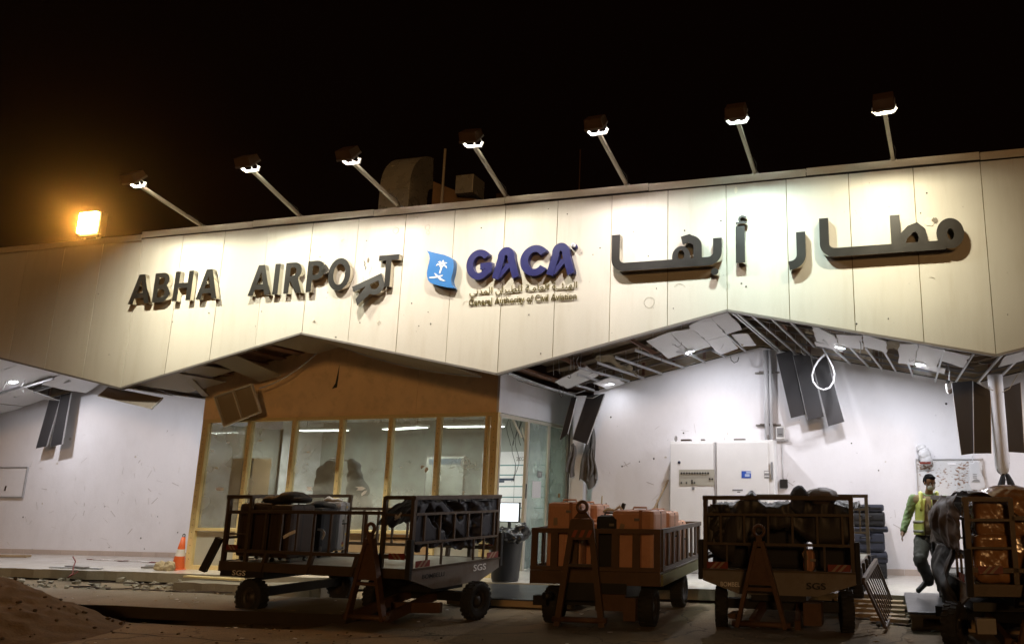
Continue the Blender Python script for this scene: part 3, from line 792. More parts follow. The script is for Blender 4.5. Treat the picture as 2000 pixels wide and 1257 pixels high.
# ------------------------------------------------------------------ thin night haze
hm = bpy.data.materials.new('night_haze'); hm.use_nodes = True
nt = hm.node_tree; nt.nodes.remove(nt.nodes['Principled BSDF'])
pv = nt.nodes.new('ShaderNodeVolumePrincipled'); pv.inputs['Color'].default_value = (.9, .88, .85, 1); pv.inputs['Density'].default_value = 0.0011; pv.inputs['Anisotropy'].default_value = .972
nt.links.new(pv.outputs[0], nt.nodes['Material Output'].inputs['Volume'])
b = B(); b.box((6, 6, 5.0), (1300, 1300, 13.0))
o = obj('haze', b, hm, kind='stuff')

# ------------------------------------------------------------------ glazed baggage office under the folded roof
off = thing('baggage_office', 'timber framed glazed office under brown boards, built out beneath the terminal roof', 'office', (4, 1.4, 0))
def op(name, b, m, **k): return obj(name, b, m, off, world=True, **k)
FY = 1.35
# brown boards over the windows (joined at uneven butt joints, the top follows the roof fold)
cuts = [.66, 1.95, 2.86, 5.62, 7.36]
for k, (x0, x1) in enumerate(zip(cuts, cuts[1:])):
    ks = [x0 + .003] + [t for t in (4,) if x0 < t < x1] + [x1 - .003]
    dy = (0, .006, -.004, .003)[k]
    b = B(); b.prism([(x0 + .003, FY + dy, 3.17), (x1 - .003, FY + dy, 3.17)] + [(t, FY + dy, prof(t) + .16) for t in ks[::-1]], (0, .02, 0)); op('brown_board', b, M_board)
b = B(); b.box((4.05, FY + .035, 3.9), (6.6, .02, 1.2)); op('board_backing', b, M_slat)
b = B(); c = at(655, 755, FY - .003)
b.prism([at(663, 712, 1.343), at(661, 735, 1.343), at(658, 756, 1.343), at(648, 759, 1.343), at(655, 748, 1.343), at(659, 730, 1.343)], (0, .003, 0)); op('split', b, M_puncture)
# timber frame
def post(x, w=.10, z0=.2, z1=3.1, d=.12, y=FY + .04):
    b = B(); b.box((x, y, (z0 + z1) / 2), (w, d, z1 - z0)); o = op('timber_post', b, M_pine, bevel=.006)
    nb = B(); rnd = random.Random(int(x * 100)); z = z0 + .2
    while z < z1 - .05:
        nb.lathe([(.008, 0), (.008, .004), (0, .005)], (x + rnd.choice((-1, 1)) * rnd.uniform(0, .02), y - d / 2, z), (0, -1, 0), 6); z += rnd.uniform(.08, .16)
    obj('nail_head', nb, M_black, o, world=True, kind='stuff')
MX = [1.85, 2.91, 4.0, 5.10, 6.13]
for x in MX: post(x, .085)
post(.76, .14); post(7.30, .14)
post(7.14, .06)
b = B(); b.box((4.03, FY + .04, 3.135), (6.68, .12, .07)); op('head_rail', b, M_pine, bevel=.006)
b = B(); b.box((4.03, FY + .04, .97), (6.4, .10, .06)); op('mid_rail', b, M_pine, bevel=.006)
b = B(); b.box((4.03, FY + .04, .24), (6.4, .11, .08)); op('sole_rail', b, M_pine)
E_ = [.83] + MX + [7.11]
for k, (x0, x1) in enumerate(zip(E_, E_[1:])):
    a, c = x0 + (.0425 if k else 0), x1 - (.0425 if k < 5 else 0)
    gb = B(); gb.box(((a + c) / 2, FY + .05, 2.05), (c - a - .002, .008, 2.10)); op('pane', gb, M_glass)
    db = B(); db.box(((a + c) / 2, FY + .06, .60), (c - a - .002, .02, .66))
    op('lower_panel', db, (M_beige if k in (0, 1, 5) else M_cardb))
# stickers on the panes
def sticker(pts, Y, m, name='arrow_sticker', th=.002):
    b = B(); b.prism([at(x, y, Y) for x, y in pts], (0, th, 0)); op(name, b, m)
SY = FY + .043
sticker([(421, 954), (425, 951), (437, 951.5), (437, 957.5), (425, 958)], SY, M_tapew)
sticker([(598, 950), (610, 950), (607, 954), (611, 957), (598, 957), (601, 953)], SY, M_tapew)
sticker([(694, 950), (707, 949.5), (714, 953), (707, 957), (696, 957), (700, 953)], SY, M_tapew)
sticker([(706, 963), (711, 958), (717, 957), (714, 963), (706, 968)], SY, M_tapew)
sticker([(822, 908), (830, 909), (822, 916)], SY, M_tapew); sticker([(829, 917), (834, 911), (837, 916), (831, 923)], SY, M_tapew)
for (px, py, s) in ((415, 880, 3), (508, 860, 3.4), (445, 864, 2.5), (602, 882, 3), (600, 905, 2), (423, 913, 3), (783, 912, 2), (905, 960, 3)):
    r_ = random.Random(px); sticker([(px - s * 1.6, py + .3), (px - s * .3, py - s * .5), (px + s * 1.6, py - s * .2), (px + s * .4, py + s * .5)], SY, M_white, 'glass_chip')
rb2 = B(); c = at(909, 903, SY - .002)
rb2.tube([c + V((math.cos(2 * math.pi * k / 24) * .088, 0, math.sin(2 * math.pi * k / 24) * .098)) for k in range(24)], .0045, 5, closed=True)
op('round_decal', rb2, M_tapew)
tm = upright(text_mesh('6.B.', .10, .055, .002), [M_tapew], at(909, 903, SY) + V((-.05, 0, -.027)))
tm.transform(Matrix.Translation(-V((4, 1.4, 0)))); obj('decal_lettering', None, None, off, me=tm)

# side wall of the office with the door opening
SX = 7.37
b = B(); b.prism([(SX, FY + .0, 3.17), (SX, 5.0, 3.17), (SX, 5.0, prof(SX) + .1), (SX, FY, prof(SX) + .1)], (-.05, 0, 0)); op('side_board', b, M_wall)
M_alu2 = mat('cream_aluminium', (.60, .56, .47), .4, var=.08)
for (y, w) in ((2.66, .10), (3.72, .09), (1.46, .05)):
    b = B(); b.box((SX - .02, y, 1.65), (.06, w, 2.9)); op('door_post', b, M_alu2)
b = B(); b.box((SX - .02, 3.2, 3.12), (.058, 3.6, .06)); op('door_head', b, M_alu2)
b = B(); b.box((SX - .01, 2.64, 1.72), (.07, .02, .28)); op('door_lock', b, M_black)
b = B(); b.box((SX - .02, 3.18, 1.65), (.008, 1.0, 2.86)); op('side_pane', b, M_frost)
b = B(); b.box((SX - .02, 4.25, 1.65), (.008, .98, 2.86)); op('side_pane', b, M_frost)
b = B(); b.box((SX - .02, 4.80, 1.7), (.08, .12, 3.0)); op('side_jamb', b, M_trim)
b = B(); b.box((SX + .01, 3.28, 2.06), (.006, .24, .13)); op('door_notice', b, M_grey)
b = B(); b.box((SX + .012, 3.24, 2.06), (.006, .03, .08)); b.box((SX + .012, 3.32, 2.06), (.006, .03, .08)); op('door_notice', b, M_white)
b = B(); b.box((SX + .01, 4.35, 1.62), (.006, .09, .09)); op('side_sticker', b, mat('sticker_ochre', (.5, .25, .1), .6))
b = B(); b.box((SX + .01, 3.15, 1.75), (.004, .42, .34)); op('door_notice', b, M_paper)
b = B(); b.bar((SX - .12, 2.20, 3.1), (SX - .12, 2.62, 2.78), .03, .025); op('hanging_trim', b, M_alu2)
b = B(); b.bar((SX - .3, 3.0, 3.0), (SX - .9, 4.6, 2.5), .025, .025); op('hanging_trim', b, M_alu2)
b = B(); b.bar((SX - .2, 2.78, 2.85), (SX - .25, 3.3, 2.5), .03, .01); op('hanging_trim', b, M_trim)
# inside of the office
b = B(); b.box((3.9, 4.92, 1.8), (6.8, .06, 3.3)); op('inner_wall', b, M_wallin)
for y0, y1 in ((1.42, 2.45), (2.5, 3.5)):
    b = B(); b.box((.74, (y0 + y1) / 2, 1.65), (.008, y1 - y0, 2.9)); op('side_pane', b, M_glass)
for y in (2.475, 3.525):
    b = B(); b.box((.74, y, 1.65), (.06, .05, 2.95)); op('timber_post', b, M_pine)
b = B(); b.box((.74, 4.2, 1.8), (.06, 1.4, 3.3)); op('inner_wall', b, M_wall)
b = B(); b.box((3.98, 3.2, 3.40), (6.66, 3.4, .05)); op('office_ceiling', b, M_tile)
for x, y, l, rot in ((5.95, 3.0, 1.25, .1), (4.25, 3.1, 1.2, -.35), (2.1, 3.2, 1.1, .1)):
    ft = thing('office_light', {5.95: 'ceiling tube light nearest the office door', 4.25: 'middle ceiling tube light in the office, hanging askew', 2.1: 'ceiling tube light over the left end of the office'}[x], 'ceiling light', (x, y, 3.08), rot, 'tube lights in the office')
    for s_ in (-.35, .35):
        b = B(); b.tube([(s_ * l, 0, .02), (s_ * l, 0, .30)], .008, 6); obj('rod', b, M_trim, ft)
    b = B(); b.box((0, 0, 0), (l + .06, .34, .05)); obj('casing', b, M_white, ft)
    b = B(); b.box((0, 0, -.03), (l, .28, .02)); obj('diffuser', b, M_tube, ft)
    ld = bpy.data.lights.new('office_tube', 'AREA'); ld.shape = 'RECTANGLE'; ld.size = l; ld.size_y = .28; ld.energy = 36; ld.color = (.97, 1, .94)
    lo = bpy.data.objects.new('office_tube', ld); COL.objects.link(lo); lo.parent = ft; lo.location = (0, 0, -.05)
# planner on the rear wall
pl = thing('wall_planner', 'white year planner sheet with teal rows on the office rear wall', 'planner', (6.05, 4.86, 1.2))
b = B(); b.box((0, 0, .66), (1.7, .01, 1.5)); obj('sheet', b, M_paper, pl)
mt = mat('planner_teal', (.06, .22, .22), .6)
for z in (1.10, .88, .62, .38, .14):
    b = B(); b.box((0, -.008, z), (1.6, .004, .022)); obj('row_line', b, mt, pl)
for x in (-.45, 0, .40):
    b = B(); b.box((x, -.009, .6), (.008, .004, 1.0)); obj('column_line', b, M_grey, pl)
b = B(); b.box((-.28, -.012, .78), (.55, .004, .05)); b.box((-.40, -.012, .73), (.3, .004, .04)); obj('row_mark', b, mat('planner_navy', (.04, .06, .10), .6), pl)
tm = upright(text_mesh('2021', .26, .085, .002), [M_trim], (0.02, -.008, 1.20)); obj('year', None, None, pl, me=tm)
# desk, screen, cabinets, coats
dk = thing('office_desk', 'grey desk behind the office door opening', 'desk', (6.6, 3.4, .2))
b = B(); b.box((0, 0, .74), (1.3, .7, .04)); obj('desk_top', b, M_grey, dk)
for x in (-.6, .6):
    b = B(); b.box((x, 0, .36), (.05, .6, .72)); obj('leg', b, M_grey, dk)
mo = thing('computer_monitor', 'lit computer screen on the desk inside the office door', 'monitor', (6.72, 3.3, .96), -.25)
b = B(); b.box((0, 0, .33), (.56, .035, .40)); obj('casing', b, M_black, mo)
b = B(); b.box((0, -.02, .33), (.52, .004, .36)); obj('screen', b, M_screen, mo)
b = B(); b.box((0, .02, .07), (.06, .03, .14)); b.box((0, .02, .008), (.24, .18, .016)); obj('stand', b, M_black, mo)
cbx = thing('storage_cabinet', 'brown wooden cabinet behind the leftmost office pane', 'cabinet', (1.12, 2.3, .2))
b = B(); b.box((0, 0, 1.1), (.56, .5, 2.2)); obj('carcass', b, M_cardb, cbx)
b = B(); b.box((.15, -.262, 1.1), (.26, .02, 2.1)); obj('door', b, M_casebr, cbx)
stand = thing('coat_stand', 'thin dark pole stand carrying the coats in the office', 'coat stand', (3.02, 2.56, .2))
b = B(); b.tube([(0, 0, 0), (0, 0, 2.28)], .018, 8); obj('pole', b, M_trim, stand)
b = B(); b.tube([(-.1, -.06, 2.2), (.55, -.02, 2.12)], .014, 8); obj('arm', b, M_trim, stand)
b = B(); b.lathe([(0, 0), (.22, 0), (.20, .03), (0, .04)]); obj('foot', b, M_trim, stand)
COATS = [((2.95, 2.38, .85), 'long dark coat hanging behind the third office pane', [((.06, 0, 1.40), (.14, .10, .12)), ((.00, 0, 1.25), (.22, .11, .20)), ((.18, 0, 1.32), (.10, .08, .14)), ((-.02, 0, .95), (.25, .13, .34)), ((-.10, 0, .5), (.30, .14, .40)), ((-.16, .0, .2), (.30, .13, .25))]),
         ((3.52, 2.48, 1.0), 'shorter dark coat hanging beside the long one in the office', [((.0, 0, 1.22), (.13, .09, .09)), ((-.08, 0, 1.28), (.06, .06, .09)), ((.05, 0, 1.02), (.18, .10, .16)), ((.14, 0, .72), (.26, .12, .26)), ((.20, 0, .40), (.30, .12, .26))])]
bx = thing('carton_pile_box', 'grey carton on the floor of the office below the coats', 'carton', (4.0, 2.2, .2))
b = B(); b.box((0, 0, .55), (.6, .5, 1.1)); obj('body', b, M_grey, bx, bevel=.01)
b = B(); b.box((0, 0, 1.11), (.62, .52, .02)); obj('lid', b, M_cardb, bx)
nb_ = thing('notice_board', 'framed white notice sheet hung inside behind the fifth office pane', 'notice board', (5.0, 3.6, 1.25))
b = B(); b.box((0, 0, .6), (.95, .03, 1.25)); obj('frame', b, M_trim, nb_)
b = B(); b.box((0, -.018, .6), (.90, .01, 1.20)); obj('sheet', b, M_wallin, nb_)
b = B(); b.prism([(-.42, -.026, .12)] + [(-.42 + .84 * k / 12, -.026, .16 + .14 * math.sin(math.pi * k / 12)) for k in range(13)] + [(.42, -.026, .12)], (0, .003, 0)); obj('printed_band', b, mat('faded_blue', (.14, .18, .22), .6), nb_)
b = B(); b.box((0, -.026, 1.10), (.8, .003, .12)); obj('printed_band', b, MATS['faded_blue'], nb_)
for k in range(5):
    b = B(); b.tube([(6.28 + .12 * (k % 3) + .06 * math.sin(t * .9 + k), 4.3 - .1 * k, 3.35 - t * .13) for t in range(12 if k < 2 else 6)], .006, 5); op('loose_wire', b, M_black)
# dangling framed panel in front of the boards
fp = thing('torn_ceiling_piece', 'torn two bay metal ceiling frame dangling in front of the brown boards', 'ceiling frame')
A_, Bq, Cq, Dq = at(422, 775, 1.0), at(494, 750, 1.0), at(511, 804, 1.12), at(441, 832, 1.05)
b = B(); b.prism([A_, Dq, Cq, Bq], (0, .012, 0)); obj('sheet', b, M_soffit, fp)
for p_, q_ in ((A_, Bq), (Bq, Cq), (Cq, Dq), (Dq, A_), (A_.lerp(Bq, .5), Dq.lerp(Cq, .5))):
    b = B(); o_ = V((0, -.03, 0)); b.bar(p_ + o_, q_ + o_, .022, .06, up=(0, 1, 0)); obj('rim', b, M_alu2, fp)

# ------------------------------------------------------------------ raised signs on the fascia
def glyph(name, parent, loops, ox, oz, s, depth=.088, mats=None, back=-.012, extra=0, rot=0, label=None, sx=1):
    me = curve_mesh([[(x * s * sx, y * s) for x, y in lp] for lp in loops], depth + extra)
    if rot: me.transform(Matrix.Rotation(rot, 4, 'Z'))
    upright(me, mats or [M_letter, M_chrome], (ox, back, oz))
    return obj(name, None, None, parent, me=me, label=label)
LET = {
    'A': ([[(0, 0), (.315, 1), (.555, 1), (.87, 0), (.665, 0), (.61, .19), (.262, .19), (.206, 0)], [(.317, .36), (.556, .36), (.437, .775)]]),
    'B': ([[(0, 0), (0, 1), (.33, 1)] + arc(.33, .745, .25, .255, 90, -45, 10) + arc(.36, .285, .285, .285, 50, -90, 12), [(.185, .60), (.185, .84), (.29, .84)] + arc(.30, .72, .10, .12, 90, -90, 8), [(.185, .165), (.185, .44), (.33, .44)] + arc(.34, .3025, .115, .1375, 90, -90, 8)]),
    'H': ([[(0, 0), (0, 1), (.19, 1), (.19, .60), (.53, .60), (.53, 1), (.72, 1), (.72, 0), (.53, 0), (.53, .43), (.19, .43), (.19, 0)]]),
    'I': ([[(0, 0), (0, 1), (.185, 1), (.185, 0)]]),
    'R': ([[(0, 0), (0, 1), (.33, 1)] + arc(.33, .715, .285, .285, 90, -55, 12) + [(.68, 0), (.455, 0), (.225, .38), (.19, .40), (.19, 0)], [(.19, .56), (.19, .84), (.30, .84)] + arc(.305, .70, .115, .14, 90, -90, 8)]),
    'P': ([[(0, 0), (0, 1), (.33, 1)] + arc(.33, .69, .29, .31, 90, -90, 14) + [(.19, .38), (.19, 0)], [(.19, .54), (.19, .84), (.30, .84)] + arc(.305, .69, .115, .15, 90, -90, 8)]),
    'O': ([arc(.41, .5, .41, .52, 0, 354, 34), arc(.41, .5, .215, .335, 0, 350, 26)]),
    'T': ([[(0, .83), (0, 1), (.70, 1), (.70, .83), (.445, .83), (.445, 0), (.255, 0), (.255, .83)]])}
sg = thing('latin_sign', 'raised dark steel letters ABHA AIRPORT with one R hanging askew', 'sign', (2.925, 0, 5.325))
for ch, x0, w in (('A', .05, .515), ('B', .632, .395), ('H', 1.12, .43), ('A', 1.675, .487), ('A', 2.867, .497), ('I', 3.42, .115), ('R', 3.66, .395), ('P', 4.145, .375), ('O', 4.60, .475), ('T', 5.65, .415)):
    l_ = LET[ch]; wd = max(p[0] for p in l_[0])
    glyph('letter', sg, l_, x0 - 3, 0, .595, sx=w / .595 / wd)
rr = glyph('letter', sg, LET['R'], 0, 0, .595, label='fallen letter R tipped over and hanging below its place', depth=.088, rot=R(-66))
rr.location = (5.15 - 3, -.03, .02); rr.rotation_euler = (R(-7), 0, R(4))
# torn edge on the P: a bent flap of steel
b = B(); b.prism([(4.50 - 3, -.03, .44), (4.62 - 3, -.10, .40), (4.57 - 3, -.16, .30), (4.50 - 3, -.18, .35), (4.53 - 3, -.12, .52)], (.01, .01, .004)); obj('torn_flap', b, M_chrome, sg)
b = B(); g0 = [(x * .595 * .66 + 5.20 - 3, -.006, z * .595 + .02) for x, z in LET['R'][0]]; b.prism(g0, (0, .004, 0)); obj('letter_ghost_patch', b, mat('clean_paint', (.66, .62, .52), .5), sg, label='pale patch where the fallen R was fixed')  # clean paint outline left where the fallen letter was fixed
b = B(); b.tube([(2.27, -.012, .55), (2.30, -.015, .50), (2.29, -.012, .46), (2.33, -.015, .42), (2.31, -.012, .38)], .007, 5); obj('loose_cable', b, M_black, sg)

ga = thing('authority_sign', 'raised blue GACA letters beside a sky blue palm emblem, two lines of small lettering below', 'sign', (8.355, 0, 5.025))
BL = [M_blue, M_bluedk]
def gg(loops, x0, w, z0=.305, h=.56):
    mx = max(p[0] for p in loops[0]); mn = min(p[0] for p in loops[0])
    return glyph('letter', ga, [[((p[0] - mn) * w / (mx - mn), p[1] * h) for p in lp] for lp in loops], x0 - 8.4, z0, 1, depth=.10, mats=BL)
Gp = stroke(arc(.425, .5, .305, .382, 38, 318, 26) + [(.735, .30), (.735, .435), (.47, .435)], .215)
gg([Gp], 7.40, .495)
Cp = stroke(arc(.425, .5, .305, .382, 36, 324, 28), .22)
gg([Cp], 8.43, .495)
for x0 in (7.905, 8.925):
    Ap = stroke([(.14, 0), (.33, .62)] + arc(.52, .68, .19, .19, 165, 15, 10) + [(.71, .62), (.92, 0)], .26)
    gg([Ap], x0, .515)
    glyph('letter_bar', ga, [[(.10, .012), (.16, .012), (.335, .20), (.335, .27), (.25, .27), (.22, .2), (.12, .1)]], x0 - 8.4, .305, 1, depth=.094, mats=BL)
EY = -.125
def gpx(lst, Y): return [at(780 + .2 * x, 420 + .2 * y, Y) - V((8.355, 0, 5.025)) for x, y in lst]
em = [(262, 345), (350, 368), (440, 388), (490, 408), (520, 430), (530, 460), (530, 510), (522, 560), (508, 610), (505, 640), (512, 675), (538, 712), (470, 705), (400, 690), (340, 675), (305, 662), (280, 635), (270, 600), (268, 560), (278, 510), (290, 460), (297, 425), (292, 390), (280, 365)]
b = B(); b.prism(gpx(em, EY)[::-1], (0, .11, 0), 0, 1); obj('emblem', b, [M_sky, mat('emblem_return', (.05, .13, .30), .4)], ga)
wm = mat('emblem_white', (.78, .77, .72), .5)
def emp(lst, name):
    b = B(); b.prism(gpx(lst, EY - .006)[::-1], (0, .0055, 0)); obj(name, b, wm, ga)
emp([(405, 490), (424, 492), (412, 530), (397, 570), (385, 566), (398, 530)], 'palm_trunk')
for fr in ([(412, 494), (385, 483), (355, 497), (372, 472), (402, 474)], [(408, 486), (388, 462), (375, 458), (398, 447), (418, 474)], [(414, 478), (414, 455), (428, 437), (436, 455), (426, 480)], [(420, 482), (432, 462), (455, 460), (468, 468), (445, 474), (430, 488)], [(418, 488), (440, 480), (462, 500), (462, 520), (442, 500), (425, 497)], [(408, 492), (392, 505), (388, 500), (402, 482)]): emp(fr, 'palm_frond')
emp([(290, 605), (330, 600), (375, 592), (425, 583), (415, 596), (375, 608), (330, 616), (295, 615)], 'sword')
b = B(); b.prism(gpx([(340, 565), (352, 568), (378, 592), (415, 622), (448, 640), (430, 644), (395, 632), (365, 600), (345, 575)], EY - .009)[::-1], (0, .0085, 0)); obj('sword', b, wm, ga)
rg = B(); rg.lathe([(.0, .0), (.05, 0), (.05, .09)], (9.40 - 8.4, -.012 - .09, .80), (0, 1, 0), 20); obj('registered_mark', rg, [M_bluedk], ga)
rg = B(); rg.lathe([(0, 0), (.047, 0), (.044, .004)], (1.0, -.106, .80), (0, 1, 0), 20); obj('registered_mark', rg, M_white, ga)
tm = upright(text_mesh('R', .042, .055, .002), [M_blue], (1.0 - .02, -.1065, .80 - .027)); obj('registered_mark', None, None, ga, me=tm)
M2 = [M_gold, M_goldside]
W2, KSH = 2.015, '\u0640'
ar = ' '.join(['\ufef2\ufee7\ufeaa\ufee4\ufedf\ufe8d', '\ufee5\ufe8d\ufeae\ufef4\ufec4\ufee0\ufedf', '\ufe94' + KSH + '\ufee3\ufe8e\ufecc\ufedf\ufe8d', '\ufe94' + KSH * 2 + '\ufe8c\ufef4\ufeec\ufedf\ufe8d'])
tm = text_mesh(ar, W2, .19, .012, .004)
for w_ in words(tm, .03): obj('arabic_word', None, None, ga, me=upright(w_, M2, (7.443 - 8.4, -.012, .0)))
tm = text_mesh('General Authority of Civil Aviation', W2, .16, .012, .008)
for w_ in words(tm, .025): obj('latin_word', None, None, ga, me=upright(w_, M2, (7.440 - 8.4, -.012, -.165)))

ab = thing('arabic_sign', 'long raised dark steel Arabic lettering on the right half of the fascia', 'sign', (12.995, 0, 5.318))
W3 = .15
def ag(path, w=W3, loops=None, extra=0, name='letter'):
    lp = loops or [stroke(path, w)]
    return glyph(name, ab, [[(x - 13, z - 5.3) for x, z in l_] for l_ in lp], 0, 0, 1, depth=.13, extra=extra)
bz = 5.352
ag([(10.14, 5.925), (10.14, 5.50)] + arc(10.30, 5.50, .16, .148, 180, 270, 7) + [(11.72, bz)] + arc(11.72, 5.50, .16, .148, 270, 360, 7) + [(11.88, 5.735)], .105 + .04)
ag(None, loops=[arc(11.27, 5.46, .155, .185, -30, 210, 16) + [(11.12, 5.36), (11.42, 5.36)], arc(11.27, 5.49, .055, .085, 0, 340, 12)], extra=-.006)
ag([(11.28, 5.735), (11.40, 5.765)] + arc(11.40, 5.62, .15, .13, 80, 0, 6) + [(11.55, 5.36)], .14, extra=-.004)
ag(None, loops=[arc(11.83, 5.17, .062, .06, 0, 345, 16)])
ag(None, loops=[[(12.182, 5.287), (12.182, 5.905), (12.332, 5.905), (12.332, 5.287)]])
ag([(12.35, 6.06)] + arc(12.285, 6.035, .05, .05, 60, 250, 8) + [(12.33, 5.985)], .035, extra=-.05)
ag(None, loops=[[(12.18, 5.955), (12.18, 5.985), (12.36, 5.985), (12.36, 5.955)]], extra=-.03)
ag([(13.228, 5.73), (13.228, 5.36)] + arc(13.06, 5.36, .168, .17, 0, -80, 7) + [(13.03, 5.185)], .145, )
ag([(13.595, 5.925), (13.595, 5.50)] + arc(13.755, 5.50, .16, .148, 180, 270, 7) + [(15.40, bz)], .105 + .04)
ag(None, loops=[[(14.608, 5.36), (14.608, 5.885), (14.755, 5.885), (14.755, 5.36)]], extra=-.004)
ag([(14.74, 5.40), (14.80, 5.54), (14.90, 5.64), (14.99, 5.67), (15.06, 5.60), (15.085, 5.5), (15.06, 5.36)], .13, extra=-.007)
ag(None, loops=[arc(15.478, 5.527, .20, .242, 0, 352, 30), arc(15.483, 5.515, .05, .09, 0, 345, 16)], extra=-.002)

# ------------------------------------------------------------------ sign lights on arms over the fascia
def sign_light():
    t = thing('sign_floodlight', '', 'floodlight', (0, 0, 0), 0, 'floodlights on arms over the fascia')
    E = V((0, -1.35, .36)); nrm = V((0, .62, -.785)); tv = V((0, .785, .62))
    b = B(); b.bar((0, .02, 0), E, .055, .055); obj('arm', b, M_coping, t)
    b = B(); b.box((0, .02, .0), (.10, .10, .06)); obj('foot', b, M_trim, t)
    b = B(); b.tube([(.035, -.05, .0), (.06, -.2, .10), (.045, -.42, .13)], .006, 5); obj('cable', b, M_black, t)
    H = E + V((0, -.125, .085))
    rot = (math.atan2(.80, .60) + math.pi / 2, 0, 0)
    # hood: tapered pan, open on the side that faces the wall
    w, h, d = .15, .145, .115
    fr_ = [H + V((i * w, 0, 0)) + tv * (j * h) + nrm * (.04 if j < 0 else 0) for i, j in ((-1, -1), (1, -1), (1, 1), (-1, 1))]
    bk = [H + V((i * w * .92, 0, 0)) + tv * (j * h * .88) - nrm * d for i, j in ((-1, -1), (1, -1), (1, 1), (-1, 1))]
    b = B(); b.add(fr_ + bk, [(7, 6, 5, 4), (0, 1, 5, 4), (1, 2, 6, 5), (2, 3, 7, 6), (3, 0, 4, 7)])
    ob = obj('hood', b, M_hood, t, normals=False)
    b = B()
    for p_, q_ in zip(fr_, fr_[1:] + fr_[:1]): b.bar(p_, q_, .014, .03, up=tuple(nrm))
    obj('rim', b, M_trim, t)
    b = B(); b.tube([H + V((-.08, 0, 0)) - nrm * .05, H + V((.08, 0, 0)) - nrm * .05], .028, 10); obj('bulb', b, M_bulb, t)
    b = B(); q = E + nrm * .0
    b.tube([E + V((-.165, -.045, .03)), E + V((-.12, .005, -.012)), E + V((.12, .005, -.012)), E + V((.165, -.045, .03))], .024, 8)
    obj('yoke_bar', b, M_white, t)
    b = B(); b.tube([fr_[0].lerp(fr_[3], .45) + V((-.010, 0, 0)), E + V((-.165, -.045, .03))], .009, 6)
    obj('yoke_arm', b, M_tbar, t)
    b = B(); b.tube([fr_[1].lerp(fr_[2], .45) + V((.010, 0, 0)), E + V((.165, -.045, .03))], .009, 6)
    obj('yoke_arm', b, M_tbar, t)
    b = B(); b.tube([E, H - nrm * .02 + tv * .1], .008, 6); obj('stay', b, M_tbar, t)
    return t, H, nrm
sl0, Hh, nn = sign_light()
LC = [(1, .95, .76), (1, .99, .83), (1, .90, .80), (1, .95, .80), (1, .91, .87), (.80, 1.0, .95), (1, .92, .68)]
LP = [146, 116, 97, 90, 98, 103, 80]
LX = [1.423, 3.705, 5.865, 8.014, 10.272, 12.495, 14.71]
LL = ['floodlight on the leftmost arm, next to the orange lamp', 'floodlight on the arm above the gap between ABHA and AIRPORT', 'floodlight on the arm in front of the big metal air duct', 'floodlight on the arm just right of the big metal air duct', 'floodlight on the arm above the left end of the Arabic lettering', 'floodlight on the arm above the middle of the Arabic lettering', 'floodlight on the rightmost arm, seen nearly end on']
LAMPS = [sl0] + [dup(sl0) for _ in LX[1:]]
for k, x in enumerate(LX):
    o = LAMPS[k]
    o.location = (x, .0, 6.855); o['label'] = LL[k]
    o.rotation_euler = ((.02, -.03, .03, -.02, .0, .06, .14)[k], (.02, -.03, .01, .03, -.02, .0, -.01)[k], (-.06, .05, -.03, .04, -.02, -.03, -.09)[k])
    ld = bpy.data.lights.new('halide', 'AREA'); ld.shape = 'RECTANGLE'; ld.size = .26; ld.size_y = .06; ld.energy = LP[k]; ld.color = LC[k]; ld.spread = R(132)
    lo = bpy.data.objects.new('halide', ld); COL.objects.link(lo); lo.parent = o
    lo.location = Hh - nn * .05 - V((0, .785, .62)) * .085; lo.rotation_euler = V((0, .31, -.95)).to_track_quat('-Z', 'Y').to_euler()
    sp_ = bpy.data.lights.new('halide_spill', 'AREA'); sp_.shape = 'RECTANGLE'; sp_.size = .26; sp_.size_y = .06; sp_.energy = LP[k] * .22; sp_.color = LC[k]
    so_ = bpy.data.objects.new('halide_spill', sp_); COL.objects.link(so_); so_.parent = o; so_.location = Hh - nn * .045; so_.rotation_euler = nn.to_track_quat('-Z', 'Y').to_euler()

# orange lamp and duct on the roof
so = thing('sodium_floodlight', 'glaring orange floodlight standing on the roof edge at the left', 'floodlight', (-1.66, .18, 6.78))
b = B(); b.box((0, .06, .44), (.52, .16, .52)); obj('housing', b, M_trim, so, bevel=.02)
b = B(); b.box((.0, -.06, .45), (.47, .09, .46)); obj('lens', b, M_sod, so, bevel=.04)
for x in (-.2, .2):
    b = B(); b.bar((x, .06, -.05), (x, .06, .2), .04, .05); obj('bracket', b, M_trim, so)
ld = bpy.data.lights.new('sodium', 'AREA'); ld.size = .4; ld.energy = 460; ld.color = (1, .39, .055)
lo = bpy.data.objects.new('sodium', ld); COL.objects.link(lo); lo.parent = so; lo.location = (0, -.08, .45); lo.rotation_euler = V((14.3 + 1.66, -12.3, -5.5)).to_track_quat('-Z', 'Y').to_euler()

